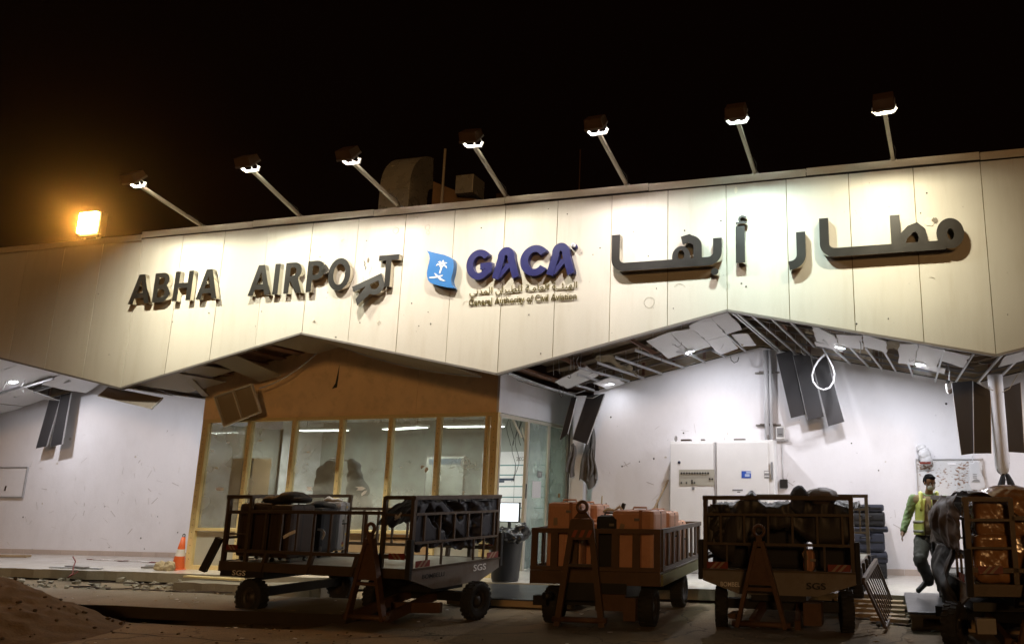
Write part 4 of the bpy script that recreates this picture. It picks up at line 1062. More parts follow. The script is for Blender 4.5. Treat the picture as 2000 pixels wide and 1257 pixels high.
du = thing('air_duct', 'curved sheet metal air duct elbow standing on the roof', 'air duct', (2.95, 4.0, 6.7))
M_duct = mat('duct_metal', (.66, .65, .59), .28, metal=.5, var=.15, scale=3, rvar=.1)
outer = [(0, 1.2)] + [(0, 2.35)] + arc(1.05, 2.45, 1.05, 1.08, 180, 95, 10)
inner = arc(1.05, 2.45, .25, .25, 95, 180, 6) + [(.8, 2.35), (.8, 1.2)]
b = B(); b.prism([(-.50, y, z) for y, z in outer + inner], (.84, 0, 0)); obj('elbow', b, M_duct, du, bevel=.01)
b = B(); b.box((-.10, .4, 2.36), (.84, .84, .03)); obj('flange', b, M_duct, du)
b = B(); b.box((0, .4, .6), (.9, .7, 1.2)); obj('base', b, M_trim, du)
b = B(); b.prism([(.35, 1.0, 1.9), (.35, 1.0, 2.9), (2.0, 1.5, 2.2), (2.0, 1.5, 1.2)], (0, 1.0, 0)); obj('branch', b, mat('duct_rust', (.10, .06, .03), .4, metal=.7, var=.3, scale=4), du)
b = B(); b.box((1.25, 1.3, 2.75), (.5, .6, .5)); obj('damper_box', b, M_duct, du, bevel=.01)
b = B(); b.box((2.3, 1.6, 1.75), (.25, 1.2, 1.3)); obj('branch_end', b, MATS['duct_rust'], du)
for nm, lab, px, y0, y1, r_, m_ in (('roof_pole', 'steel pole standing against the side of the air duct', 862, 405, 292, .03, M_coping), ('roof_pole', 'thin dark aerial pole right of the air duct', 1131, 380, 292, .014, M_hood)):
    b = B(); p_, q_ = at(px, y0, 3.2), at(px, y1, 3.2); b.tube([(p_.x, 3.2, 6.68), (p_.x, 3.2, q_.z)], r_, 8); tag(obj(nm, b, m_), lab, 'pole')
b = B(); b.box((1.8, 2.2, 7.3), (.9, .5, .12)); tag(obj('roof_vent_cap', b, M_hood), 'flat dark vent cap low on the roof left of the air duct', 'vent')

# ------------------------------------------------------------------ downlights in the bays
def downlight():
    t = thing('downlight', '', 'downlight', (0, 0, 0), 0, 'round downlights in the open ceilings')
    b = B(); b.lathe([(.085, 0), (.10, -.006), (.10, .0), (.085, .05), (0, .05)], n=20); obj('rim', b, M_white, t)
    b = B(); b.lathe([(0, -.004), (.083, -.004), (.083, .0)], n=20); obj('lens', b, M_lamp, t)
    return t
d0 = downlight()
DL = [(8.96, 3.05, 3.87, (.0, .1, 0), 9, 'downlight hanging with its tile low at the left end of the right bay'), (10.9, 1.98, 4.27, (.1, -.2, 0), 65, 'downlight left of the roof peak in the right bay'), (13.69, 1.52, 4.15, (0, .25, 0), 66, 'downlight above the white hanging hose loop'),
      (15.02, 1.75, 3.84, (0, .2, 0), 64, 'downlight nearest the round white column'), (-5.42, 1.89, 4.21, (0, -.2, 0), 65, 'downlight in the whole ceiling of the left bay'), (-1.6, 1.3, 3.98, (0, .2, 0), 65, 'unseen downlight added behind the low point of the fascia to light the left bay'), (17.6, 1.6, 3.96, (0, -.2, 0), 65, 'unseen downlight added beyond the round column to light the right bay')]  # the last two are unseen, added to brighten the bay walls
SPOTS = [d0] + [dup(d0) for _ in DL[1:]]
for k, (x, y, z, r_, e, lab) in enumerate(DL):
    o = SPOTS[k]
    o.location = (x, y, z); o.rotation_euler = r_; o['label'] = lab
    ld = bpy.data.lights.new('led', 'AREA'); ld.shape = 'DISK'; ld.size = .17; ld.energy = e; ld.color = (.93, .93, 1.0)
    lo = bpy.data.objects.new('led', ld); COL.objects.link(lo); lo.parent = o; lo.location = (0, 0, -.012)
# torn lamp fitting beside one downlight, small tube piece
b = B(); b.box(at(1332, 689, 1.9), (.22, .06, .03), (0, .2, .4)); tag(obj('lamp_fitting', b, M_tile), 'loose white lamp fitting dangling at the edge of a ceiling tile', 'lamp fitting')

# ------------------------------------------------------------------ loose dark panels hanging from the ceilings
def hang(label, px, Y, dY=.0, grp=None, th=.035, rim=True, cat='ceiling panel', m=M_dark, name='dangling_strip'):
    # px: top-left, top-right, bottom-right, bottom-left
    P = [at(x, y, Y + (dY if k > 1 else 0)) for k, (x, y) in enumerate(px)]
    t = thing(name, label, cat, tuple((P[2] + P[3]) / 2), 0, grp)
    b = B(); b.prism([P[0], P[3], P[2], P[1]], (0, .01, 0)); obj('sheet', b, m, t, world=True)
    if rim:
        for p_, q_ in ((P[0], P[3]), (P[1], P[2])):
            b = B(); o_ = V((0, .018, 0)); b.bar(p_ + o_, q_ + o_, .012, th, up=(0, 1, 0)); obj('rim', b, M_tbar, t, world=True)
    return t
G1 = 'dark panels dangling beside the hose loop'
hang('leftmost of the three dark panels dangling beside the hose loop', ((1516, 691), (1547, 684), (1573, 809), (1545, 816)), 3.3, -.03, G1)
hang('middle of the three dark panels dangling beside the hose loop', ((1549, 694), (1581, 689), (1609, 813), (1578, 820)), 3.25, -.05, G1)
hang('dark panel dangling directly behind the hose loop', ((1586, 702), (1614, 696), (1649, 823), (1618, 832)), 3.2, -.08, G1)
G2 = 'dark panels hanging at the round column'
hang('wide dark panel with a seam, left of the round column, outer half', ((1859, 747), (1899, 743), (1901, 885), (1878, 888)), 1.75, -.05, G2)
hang('dark panel half touching the round column on its left side', ((1901, 744), (1934, 762), (1936, 885), (1903, 885)), 1.7, -.05, G2)
hang('dark panel on the right side of the round column', ((1958, 760), (1993, 746), (2001, 884), (1969, 882)), 1.75, -.05, G2)
G3 = 'dark panels dangling by the square column'
hang('broad dark panel slanting in front of the square column', ((1146, 772), (1181, 768), (1146, 867), (1118, 857)), 2.7, -.3, G3)
hang('narrow dark panel left of the square column, against the office wall', ((1116, 776), (1126, 775), (1108, 847), (1093, 860)), 2.5, -.1, G3)
G4 = 'dark strips dangling in the left bay'
hang('left one of two dark strips dangling in the left bay', ((97, 778), (119, 772), (90, 871), (70, 875)), 3.3, -.04, G4)
hang('right one of two dark strips dangling in the left bay', ((119, 771), (138, 766), (120, 867), (98, 872)), 3.27, -.04, G4)
hang('grey brown panel lying slanted under the low point of the fascia', ((211, 755), (317, 776), (294, 798), (190, 773)), .3, -.25, None, m=mat('panel_greybrown', (.17, .145, .125), .6))
# hose loop
hp = B(); pts = []
for (x, y) in ((1606, 676), (1611, 686), (1618, 700), (1626, 715), (1630, 730), (1628, 745), (1620, 757), (1608, 761), (1596, 756), (1588, 745), (1586, 732), (1590, 718), (1597, 706), (1605, 697), (1611, 692)): pts.append(at(x, y, 2.3 + .0006 * (x - 1600)))
hp.tube(pts, .017, 8); tag(obj('hose_loop', hp, M_conduit), 'white flexible hose hanging in a loop from the right bay ceiling', 'hose')
hw = B(); hw.tube([at(x, y, 3.0) for x, y in ((1427, 696), (1428, 703), (1434, 708), (1441, 705), (1443, 697))], .008, 6); tag(obj('cable_loop', hw, M_black), 'short black cable loop hanging at the top of the right bay wall', 'cable')
for lab, pts, Y in (('thin cable drooping at the left corner of the right bay ceiling', ((1010, 742), (1040, 752), (1062, 757)), 1.6), ('thin cable arcing left of the square column top', ((1110, 765), (1125, 768), (1143, 762)), 2.6), ('thin cable drooping to the right of the square column top', ((1142, 776), (1158, 777), (1175, 768)), 2.6), ('yellow grey cable sagging left of the round column top', ((1912, 744), (1924, 756), (1940, 762)), 1.4), ('yellow grey cable sagging right of the round column top', ((1958, 765), (1972, 758), (1985, 735), (1990, 728)), 1.4)):
    b = B(); b.tube([at(x, y, Y) for x, y in pts], .009, 6); tag(obj('drooping_cable', b, M_bagw if 'yellow' not in lab else M_alu2), lab, 'cable', 'cables drooping from the ceilings')
# small camera / lamp on a drop rod left of the dark panels
dc = thing('drop_camera', 'white camera hanging on a bent rod beside the dark panels', 'camera', tuple(at(1856, 765, 1.9)))
o0 = at(1856, 765, 1.9)
b = B(); b.tube([at(1850, 706, 1.9) - o0, at(1855, 725, 1.9) - o0, at(1854, 744, 1.9) - o0], .012, 6); obj('rod', b, M_tbar, dc)
b = B(); b.box(at(1851, 745, 1.9) - o0, (.06, .06, .05), (0, .4, 0)); obj('joint', b, M_black, dc)
b = B(); b.tube([at(1848, 750, 1.9) - o0, at(1850, 768, 1.9) - o0, at(1864, 762, 1.9) - o0], .014, 6); obj('bracket', b, M_white, dc)
b = B(); b.box(at(1861, 762, 1.88) - o0, (.16, .10, .07), (0, -.35, 0)); obj('casing', b, M_casebr, dc, bevel=.008)

# ------------------------------------------------------------------ things on the white walls
ec = thing('electrical_cabinet', 'white double electrical cabinet against the right bay wall', 'electrical cabinet', (11.28, 3.27, .2))
b = B(); b.box((0, 0, 1.24), (2.04, .54, 2.48)); obj('body', b, M_white, ec, bevel=.01)
for x0, x1 in ((-1.02, -.135), (-.09, .92)):
    b = B(); b.box(((x0 + x1) / 2, -.285, 1.25), (x1 - x0 - .02, .03, 2.38)); obj('door', b, M_white, ec, bevel=.006)
b = B(); b.box((-.112, -.28, 1.25), (.03, .02, 2.4)); obj('seam_strip', b, M_tbar, ec)
b = B(); b.box((-.48, -.305, 1.78), (.70, .012, .30)); cp = obj('control_panel', b, M_beige, ec)
for k in range(11):
    b = B(); b.lathe([(.019, 0), (.019, .02), (0, .022)], (-.78 + k * .053, -.311, 1.86), (0, -1, 0), 10); obj('knob', b, M_black, cp)
for x, z in ((-.78, 1.68), (-.68, 1.68), (-.57, 1.72), (-.57, 1.68), (-.52, 1.68), (-.22, 1.75), (-.17, 1.75)):
    b = B(); b.lathe([(.016, 0), (.016, .02), (0, .022)], (x, -.311, z), (0, -1, 0), 10); obj('knob', b, M_black, cp)
b = B(); b.box((-.5, -.312, 1.775), (.6, .003, .006)); obj('panel_line', b, M_trim, cp)
b = B(); b.lathe([(.028, 0), (.028, .012), (0, .014)], (-.83, -.30, 2.07), (0, -1, 0), 12); obj('lamp_button', b, mat('button_blue', (.02, .025, .06), .4), ec)
b = B(); b.box((-.55, -.305, 1.57), (.05, .01, .05)); obj('latch', b, M_grey, ec)
b = B(); b.box((.49, -.303, 1.83), (.18, .005, .13)); obj('blue_sticker', b, M_bluest, ec)
b = B(); b.box((.535, -.3065, 1.87), (.09, .003, .035)); b.box((.51, -.3065, 1.815), (.09, .003, .05)); obj('sticker_print', b, mat('sticker_pale', (.5, .6, .8), .5), ec)
b = B(); b.box((.885, -.303, 1.83), (.10, .005, .14)); obj('label_plate', b, M_grey, ec)
b = B(); b.box((.885, -.3065, 1.87), (.09, .003, .03)); b.box((.885, -.3065, 1.80), (.09, .003, .02)); obj('label_plate', b, M_white, ec)
b = B(); b.box((.36, -.303, 1.40), (.24, .004, .34)); obj('paper_notice', b, M_paper, ec)
b = B(); b.box((.32, -.306, 1.54), (.20, .003, .03)); b.box((.34, -.306, 1.505), (.06, .003, .02)); obj('notice_print', b, M_grey, ec)
b = B(); b.box((.985, -.29, 1.9), (.03, .05, .32)); obj('handle', b, M_grey, ec)
for x in (-.95, .90):
    b = B(); b.tube([(x, -.1 + math.sin(t) * .0, 2.54) for t in (0,)] + [(x + .008 * math.cos(2 * math.pi * t / 14), -.1 + .045 * math.cos(2 * math.pi * t / 14), 2.54 + .045 * math.sin(2 * math.pi * t / 14)) for t in range(1, 15)], .012, 6, closed=False); obj('lifting_eye', b, M_trim, ec)
for x, w, lab in ((-.72, .20, 'brown strap offcut lying on top of the electrical cabinet, by its left eye'), (-.38, .07, 'dark clip lying on top of the electrical cabinet'), (.35, .22, 'flat dark debris lying on top of the electrical cabinet, right half')):
    b = B(); b.box((11.28 + x, 3.1, 2.70), (w, .12, .04)); tag(obj('debris_piece', b, M_casebr if x < -.5 else M_trim, bevel=.01), lab, 'debris')
jb = thing('junction_box', 'grey socket box on the wall right of the electrical cabinet', 'junction box', (12.38, 3.5, 2.72))
b = B(); b.box((0, 0, .12), (.17, .09, .24)); obj('casing', b, M_white, jb, bevel=.01)
b = B(); b.box((0, -.048, .13), (.13, .012, .18)); obj('cover', b, M_grey, jb)
b = B(); b.box((0, -.052, .09), (.08, .012, .015)); obj('slot', b, M_black, jb)
b = B(); b.box((.02, .0, -.02), (.26, .04, .03)); obj('bracket', b, M_tbar, jb)
b = B(); b.tube([(12.40, 3.53, 2.70), (12.40, 3.53, 2.0), (12.41, 3.53, 1.93)], .008, 6); tag(obj('wall_cable', b, M_tbar), 'thin cable running down the wall from the socket box', 'cable')
b = B(); b.box((12.42, 3.50, 1.86), (.15, .09, .17)); tag(obj('wall_socket', b, M_black, bevel=.015), 'small black socket on the wall below the grey socket box', 'socket')

wb = thing('whiteboard', 'blank whiteboard at the left edge on the white wall', 'whiteboard', (-7.35, 3.53, 1.6))
b = B(); b.box((0, 0, .33), (1.22, .02, .70)); obj('board', b, M_paper, wb)
for p_, q_ in (((-.62, 0, .70), (.62, 0, .70)), ((-.62, 0, -.04), (.62, 0, -.04)), ((.62, 0, -.055), (.62, 0, .715)), ((-.62, 0, -.055), (-.62, 0, .715))):
    b = B(); b.bar(V(p_) + V((0, -.008, 0)), V(q_) + V((0, -.008, 0)), .03, .03, up=(0, 1, 0)); obj('frame', b, M_tbar, wb)
b = B(); b.box((0.02, -.02, .18), (.04, .01, .12), (0, .2, 0)); obj('magnet', b, M_casebr, wb)
w2 = thing('stained_whiteboard', 'whiteboard spattered with rust brown stains behind the worker', 'whiteboard', (15.52, 3.53, 1.60))
stain = bpy.data.materials.new('stained_board'); stain.use_nodes = True
nt = stain.node_tree; N = nt.nodes; L = nt.links; p = N['Principled BSDF']; p.inputs['Roughness'].default_value = .4
tc = N.new('ShaderNodeTexCoord'); mpn = N.new('ShaderNodeMapping'); mpn.inputs['Rotation'].default_value = (0, R(25), 0); mpn.inputs['Scale'].default_value = (18, 18, 30); L.new(tc.outputs['Object'], mpn.inputs[0])
nz = N.new('ShaderNodeTexNoise'); nz.inputs['Scale'].default_value = 1.0; nz.inputs['Detail'].default_value = 4; L.new(mpn.outputs[0], nz.inputs['Vector'])
nb2 = N.new('ShaderNodeTexNoise'); nb2.inputs['Scale'].default_value = 2.2; L.new(tc.outputs['Object'], nb2.inputs['Vector'])
ad = N.new('ShaderNodeMath'); ad.operation = 'ADD'; L.new(nz.outputs['Fac'], ad.inputs[0]); L.new(nb2.outputs['Fac'], ad.inputs[1])
mr = N.new('ShaderNodeMapRange'); mr.inputs[1].default_value = 1.06; mr.inputs[2].default_value = 1.16; L.new(ad.outputs[0], mr.inputs[0])
mx = N.new('ShaderNodeMix'); mx.data_type = 'RGBA'; mx.inputs[6].default_value = (.66, .66, .66, 1); mx.inputs[7].default_value = (.26, .15, .09, 1)
L.new(mr.outputs[0], mx.inputs[0]); L.new(mx.outputs[2], p.inputs['Base Color'])
b = B(); b.box((0, 0, .34), (1.16, .02, .70)); obj('board', b, stain, w2)
for p_, q_ in (((-.59, 0, .70), (.59, 0, .70)), ((-.59, 0, -.02), (.59, 0, -.02)), ((.59, 0, -.035), (.59, 0, .715)), ((-.59, 0, -.035), (-.59, 0, .715))):
    b = B(); b.bar(V(p_) + V((0, -.008, 0)), V(q_) + V((0, -.008, 0)), .025, .03, up=(0, 1, 0)); obj('frame', b, M_tbar, w2)
b = B(); b.box((.04, -.016, .62), (.15, .006, .05)); obj('paper_scrap', b, M_paper, w2)

def crumple(p, s, amt, seed=0):
    q = V(p) * s + V((seed, seed * 1.7, 0))
    n = noise.noise_vector(q) * amt + noise.noise_vector(q * 2.3) * amt * .5
    return V(p) + n
def lump(name, balls, voxel, mats, amt=.03, s=5, parent=None, smooth=4, seed=0, ridge=0, caps=(), loc=None, world=False, sharp=False, **tg):
    b = B()
    for c, r_ in balls: b.ball(c, r_)
    for c in caps: b.cap(*c)
    me = mesh_of(b, name, mats)
    me = mods(me, [('REMESH', dict(mode='VOXEL', voxel_size=voxel)), ('SMOOTH', dict(factor=.5, iterations=smooth))])
    me.materials.clear()
    for k in (mats if isinstance(mats, (list, tuple)) else [mats]): me.materials.append(k)
    if amt:
        for v in me.vertices:
            p_ = v.co.copy(); q = p_ * s + V((seed, seed * 1.3, 0))
            d = 0
            if ridge:
                d += (1 - abs(noise.noise(q)) * 2.4) * ridge + (1 - abs(noise.noise(q * 2.1 + V((5, 0, 0)))) * 2.4) * ridge * .5
            v.co = p_ + v.normal * (d + noise.noise(q * .8) * amt)
    for pl in me.polygons: pl.use_smooth = not sharp
    me.update()
    return obj(name, None, None, parent, me=me, loc=loc, world=world, **tg)
for loc_, lab_, bl_ in COATS:
    lump('hanging_coat', [(V(c_) + V(loc_), r_) for c_, r_ in bl_], .03, M_jacket, .03, 4, ridge=.025, smooth=3, label=lab_, cat='coat', group='dark coats behind the office glass')
# plastic bags on the whiteboard
c0 = at(1806, 893, 3.45)
pb_ = thing('plastic_bag', 'crumpled clear white plastic bag hung on the stained whiteboard corner', 'plastic bag', tuple(c0))
lump('bag', [((0, 0, .06), (.10, .06, .11)), ((-.05, .02, .18), (.09, .05, .06)), ((.02, 0, -.05), (.11, .06, .09))], .016, M_bagw, .02, 9, pb_, ridge=.02, seed=3)
b = B(); b.box((0, -.06, -.10), (.2, .02, .04)); obj('printed_band', b, M_red, pb_)
c0 = at(1907, 970, 3.3)
pc = thing('carrier_bag', 'white carrier bag with a grey print hanging by its handles on the wall', 'carrier bag', tuple(c0))
b = B(); P_ = [at(x, y, 3.32) - c0 for x, y in ((1893, 902), (1900, 904), (1904, 899), (1911, 900), (1914, 915), (1922, 935), (1926, 950), (1912, 957), (1896, 955), (1892, 945), (1893, 925))]
b.prism(P_[::-1], (0, .05, 0)); ob = obj('bag', b, M_bagw, pc, bevel=.012)
b = B(); b.prism([at(x, y, 3.315) - c0 for x, y in ((1897, 941), (1902, 936), (1908, 935), (1913, 937), (1914, 941))], (0, .003, 0)); obj('print', b, M_grey, pc)
for yy in (925, 929, 932): 
    b = B(); b.prism([at(x, y, 3.315) - c0 for x, y in ((1900, yy), (1908, yy), (1908, yy + 1.4), (1900, yy + 1.4))], (0, .003, 0)); obj('print', b, M_grey, pc)
b = B(); b.tube([at(1900, 890, 3.45) - c0, at(1899, 900, 3.34) - c0], .008, 5); obj('handle', b, M_bagw, pc)
# work gloves on the column
c0 = at(1965, 943, 1.7)
gl = thing('work_gloves', 'pair of dark work gloves tied to the round white column', 'gloves', tuple(c0))
for s in (-1, 1):
    cps = [((s * .04, 0, .10), .04, (s * .075, 0, -.03), .06)] + [((s * (.05 + .022 * k), 0, -.03), .022, (s * (.06 + .028 * k), 0, -.13 + .01 * k * k), .018) for k in range(3)]
    lump('glove', [((s * .03, 0, .12), (.035, .03, .04))], .012, mat('glove_dark', (.035, .037, .042), .8), .006, 14, gl, caps=cps, seed=s)
b = B(); b.tube([(0.02 * math.cos(t), -.14 + .0 * t, .02) for t in (0, 1)] + [(-.12, .0, .2), (-.10, -.02, .30), (0, -.0, .34), (.08, .0, .32)], .005, 5); obj('string', b, M_black, gl)
b = B(); b.tube([(-.02, -.05, -.08), (-.01, -.06, -.03), (.015, -.06, -.03), (.01, -.05, -.09)], .006, 6); obj('hook', b, M_white, gl)
# rags hanging on the square column
def rag(label, top, w0, w1, L_, seed, n=34, nv=40):
    b = B(); top = V(top)
    def fn(u, v):
        w = w0 + (w1 - w0) * v ** .8; x = (u - .5) * w
        d = .05 * math.sin(u * 13 + seed + v * 1.5) * (.3 + .7 * v) + .03 * noise.noise(V((u * 4, v * 3, seed)))
        return top + V((x + .03 * math.sin(v * 5 + seed), d - .05 * v, -L_ * v * (1 - .10 * math.sin(u * 6 + seed)) - .10 * abs(u - .45)))
    b.sheet(fn, n, nv); me = mods(mesh_of(b, 'hanging_rag', M_rag), [('SOLIDIFY', dict(thickness=.012))])
    for p in me.polygons: p.use_smooth = True
    tag(obj('hanging_rag', None, None, None, me=me), label, 'rag')
M_rag = mat('rag_grey', (.13, .12, .11), .85, var=.25)
rag('grey jacket hanging on the right side of the square column', at(1153, 832, 3.36), .10, .38, 1.15, 1)
rag('pale grey cloth hanging over the front of the grey jacket', at(1158, 872, 3.28), .10, .22, .60, 4)
rag('small grey rag hanging on the left side of the square column', at(1118, 865, 3.40), .08, .20, .62, 7)
# sticks leaning on the wall behind the salmon cases
for lab, p_, q_, r_ in (('long brown stick leaning towards the electrical cabinet', (1262, 1025), (1305, 937), .022), ('short brown stick standing under the leaning one', (1283, 1030), (1284, 975), .018), ('thin brown broom handle leaning against the wall near the square column', (1172, 1040), (1176, 968), .016)):
    b = B(); b.tube([at(*p_, 2.9), at(*q_, 3.35)], r_, 8); tag(obj('stick', b, M_wood), lab, 'stick', 'sticks leaning by the right bay wall')

# ------------------------------------------------------------------ loose things on floors
cn = thing('traffic_cone', 'orange and white traffic cone squeezed against the office corner', 'traffic cone', (.60, 1.26, .2))
cn.scale = (.72, .72, .70)
cn.rotation_euler = (R(2), R(7), 0)
b = B(); b.box((0, 0, .02), (.38, .38, .04)); obj('base', b, M_orange, cn, bevel=.01)
pr = [(.17, .04), (.055, .88), (.05, .90), (0, .90)]
def cr(z): return .165 - .115 * (z - .04) / .84
for z0, z1, m_ in ((.04, .38, M_orange), (.38, .57, M_tapew), (.57, .90, M_orange)):
    b = B(); b.lathe([(cr(z0), z0), (cr(z1), z1)] + ([(0, z1)] if z1 > .8 else []), n=24); obj('cone_band', b, m_, cn)
b = B(); b.tube([(.04 * math.cos(2 * math.pi * t / 14), 0, .94 + .045 * math.sin(2 * math.pi * t / 14)) for t in range(14)], .011, 7, closed=True); obj('ring', b, M_black, cn)
for lab, c, s, sd in (('pale angular rock at the left foot of the traffic cone', (.40, 1.06, .19), (.12, .10, .10), 1), ('pale angular rock at the right foot of the traffic cone', (.63, 1.04, .19), (.12, .09, .11), 2)):
    me = bpy.data.meshes.new('rock'); bm = bmesh.new(); bmesh.ops.create_icosphere(bm, subdivisions=3, radius=1)
    for v in bm.verts:
        n_ = noise.noise(v.co * 1.6 + V((sd * 7, 0, 0))); v.co *= 1 + .35 * n_
        v.co = V((v.co.x * s[0], v.co.y * s[1], max(v.co.z * s[2] + s[2] * .8, 0)))
    bm.to_mesh(me); bm.free(); me.materials.append(M_rock)
    tag(obj('rock', None, None, None, me=me, loc=c), lab, 'rock', 'rocks holding the traffic cone')
def plank(lab, p_, q_, w, h, m_=M_wood, cat='plank', name='plank', grp=None, rot=0):
    b = B(); b.bar(p_, q_, w, h); tag(obj(name, b, m_, bevel=.004), lab, cat, grp)
plank('wooden plank on the floor at the left edge below the whiteboard', (-6.6, 2.6, .23), (-5.2, 2.75, .23), .14, .05)
plank('long flat grey metal strip on the left bay floor', (-2.2, .95, .215), (-.9, .92, .215), .10, .02, M_tbar, 'metal strip', 'metal_strip')
plank('shorter grey metal strip crossing the long one on the left bay floor', (-1.9, 1.05, .235), (-1.2, .86, .235), .12, .02, M_trim, 'metal strip', 'metal_strip')
plank('thin grey metal offcut behind the rocks by the traffic cone', (-.4, 1.5, .23), (.35, 1.6, .25), .12, .03, M_tbar, 'metal strip', 'metal_strip')
plank('dark metal offcut beneath the thin one behind the rocks', (-.3, 1.3, .22), (.3, 1.45, .22), .1, .03, M_trim, 'metal strip', 'metal_strip')
plank('pale splintered board lying on the broken floor edge behind the left cart', (1.9, .2, .21), (3.3, .0, .21), .12, .03, M_pine)
tp = thing('barrier_tape', 'red and white barrier tape trailing over the left bay floor', 'barrier tape', (-2, 2.2, .2))
rnd = random.Random(3); x = -3.2
while x < .5:
    w = rnd.uniform(.10, .3)
    b = B(); y = 2.6 - .12 * (x + 3.2) + rnd.uniform(-.03, .03); b.box((x + 2, y - 2.2, .012), (w, .05, .012), (rnd.uniform(-.2, .2), rnd.uniform(-.03, .03), rnd.uniform(-.1, .1))); obj('tape_band', b, M_red if rnd.random() < .5 else M_tapew, tp); x += w
b = B(); q0 = V((-1.75, .9, .25)); b.tube([(-1.75, 1.0, .42), (-1.6, .95, .33), (-1.45, .8, .25), (-1.2, .6, .15), (-1.0, .35, .10), (-.95, .5, .2)], .012, 5); tag(obj('tape_knot', b, M_red), 'twisted strand of red tape hanging over the broken floor edge', 'tape')

# steel plate in front of the office door
fp_ = B(); fp_.prism([(7.55, -.52, .125), (9.75, -.62, .125), (9.55, .62, .195), (7.75, .62, .195)], (0, 0, -.02)); tag(obj('floor_plate', fp_, M_matplate, bevel=.003), 'dark steel ramp plate in front of the office door', 'steel plate')
b = B(); b.bar((7.6, -.45, .055), (9.7, -.52, .055), .12, .09); tag(obj('timber_beam', b, M_wood), 'timber beam under the front edge of the steel ramp plate', 'timber beam')
# weighing platform on a pallet and broken boards at the right
wp = thing('platform_scale', 'dark steel topped platform on a pallet under the worker', 'platform', (15.35, -.25, 0))
b = B(); b.box((0, .05, .215), (1.66, 2.0, .03)); obj('top_plate', b, M_matplate, wp, bevel=.004)
for y in (-.9, 0, .9):
    for x in (-.72, 0, .72):
        b = B(); b.box((x, y + .05, .10), (.14, .14, .10)); obj('block', b, M_wood, wp)
for y in (-.9, 0, .9):
    b = B(); b.box((0, y + .05, .175), (1.6, .14, .045)); obj('board', b, M_wood, wp)
    b = B(); b.box((0, y + .05, .025), (1.6, .12, .04)); obj('board', b, M_wood, wp)
for k, (x, y, w, z, lab) in enumerate(((14.05, -.35, .9, .05, 'pale board nearest the platform front corner'), (14.0, -.05, 1.0, .07, 'middle pale board in the gap left of the platform'), (14.1, .25, .95, .09, 'dark topped board in the gap left of the platform'), (14.0, .5, 1.0, .12, 'board closest to the terminal floor edge left of the platform'), (14.3, -.75, .5, .05, 'short stub of board poking out at the platform corner'))):
    plank(lab, (x - w / 2, y + .03 * k, z), (x + w / 2, y, z), .16, .05, M_wood, 'board', 'board', 'boards in the gap left of the platform')
bt = thing('plastic_bottle', 'clear plastic water bottle lying by the platform corner', 'bottle', (14.22, -1.0, .04), .2)
b = B(); b.lathe([(0, 0), (.034, .0), (.034, .15), (.013, .19), (.013, .21), (0, .21)], (-.1, 0, 0), (1, .1, 0), 12); obj('body', b, M_bottle, bt)
b = B(); b.lathe([(.035, .05), (.035, .11)], (-.1, 0, 0), (1, .1, 0), 12); obj('wrapper', b, M_sky, bt)
# waste bin with black bag
tc_ = az(990, 1128, .15)
bn = thing('waste_bin', 'black waste bin with a bulging bin bag by the office door', 'waste bin', (7.85, .95, .2))
b = B(); b.lathe([(0, 0), (.22, 0), (.235, .05), (.285, .72), (.30, .74), (.30, .76), (.26, .76), (.25, .5), (0, .45)], n=28); obj('body', b, M_bin, bn)
lump('bin_bag', [((.31 * math.cos(a), .31 * math.sin(a), .77 + .03 * math.sin(a * 3)), (.075, .075, .09)) for a in [2 * math.pi * k / 16 for k in range(16)]] + [((.12, 0, .80), (.14, .14, .06)), ((.3, -.05, .88), (.10, .09, .10))], .022, M_bag, .02, 8, bn, ridge=.03, seed=2, smooth=2)
b = B(); b.tube([(-.21, -.22, .70), (-.19, -.22, .4), (-.16, -.20, .2)], .018, 6); obj('bag_tail', b, M_bagw, bn)
lump('litter_heap', [((7.55, 1.15, .98), (.2, .12, .06)), ((7.7, 1.1, 1.02), (.12, .1, .05))], .02, M_bag, .02, 10, ridge=.03, label='black plastic litter piled behind the waste bin', cat='litter', smooth=1)
# black hard cases stacked at the back wall
ck = 0
for lab, z, h, w, m_ in (('lowest black case of the stack by the wall', .2, .26, .62, M_casebk), ('second case up in the stack by the wall, with a blue edge', .46, .19, .60, M_casenv), ('wide navy case in the middle of the stack by the wall', .66, .34, .66, M_casenv), ('soft navy bag lid lying on the middle case of the stack', 1.0, .09, .68, M_casenv), ('black case second from the top of the stack by the wall', 1.10, .25, .62, M_casebk), ('topmost dark bag of the stack by the wall', 1.36, .12, .68, M_casenv)):
    x_ = 13.98 + .04 * math.sin(ck * 2.3)
    t = thing('stacked_case', lab, 'case', (x_, 3.1, z), .03 * math.sin(ck), 'cases stacked by the wall')
    b = B(); b.box((0, 0, h / 2), (w, .5, h)); obj('body', b, m_, t, bevel=min(.05, h * .3))
    b = B(); b.box((0, -.252, h / 2), (w * .92, .012, .02)); obj('zip', b, M_black, t)
    b = B(); b.tube([(-.1, -.25, h * .72), (-.08, -.285, h * .72), (.08, -.285, h * .72), (.1, -.25, h * .72)], .012, 6); obj('handle', b, M_black, t)
    ck += 1

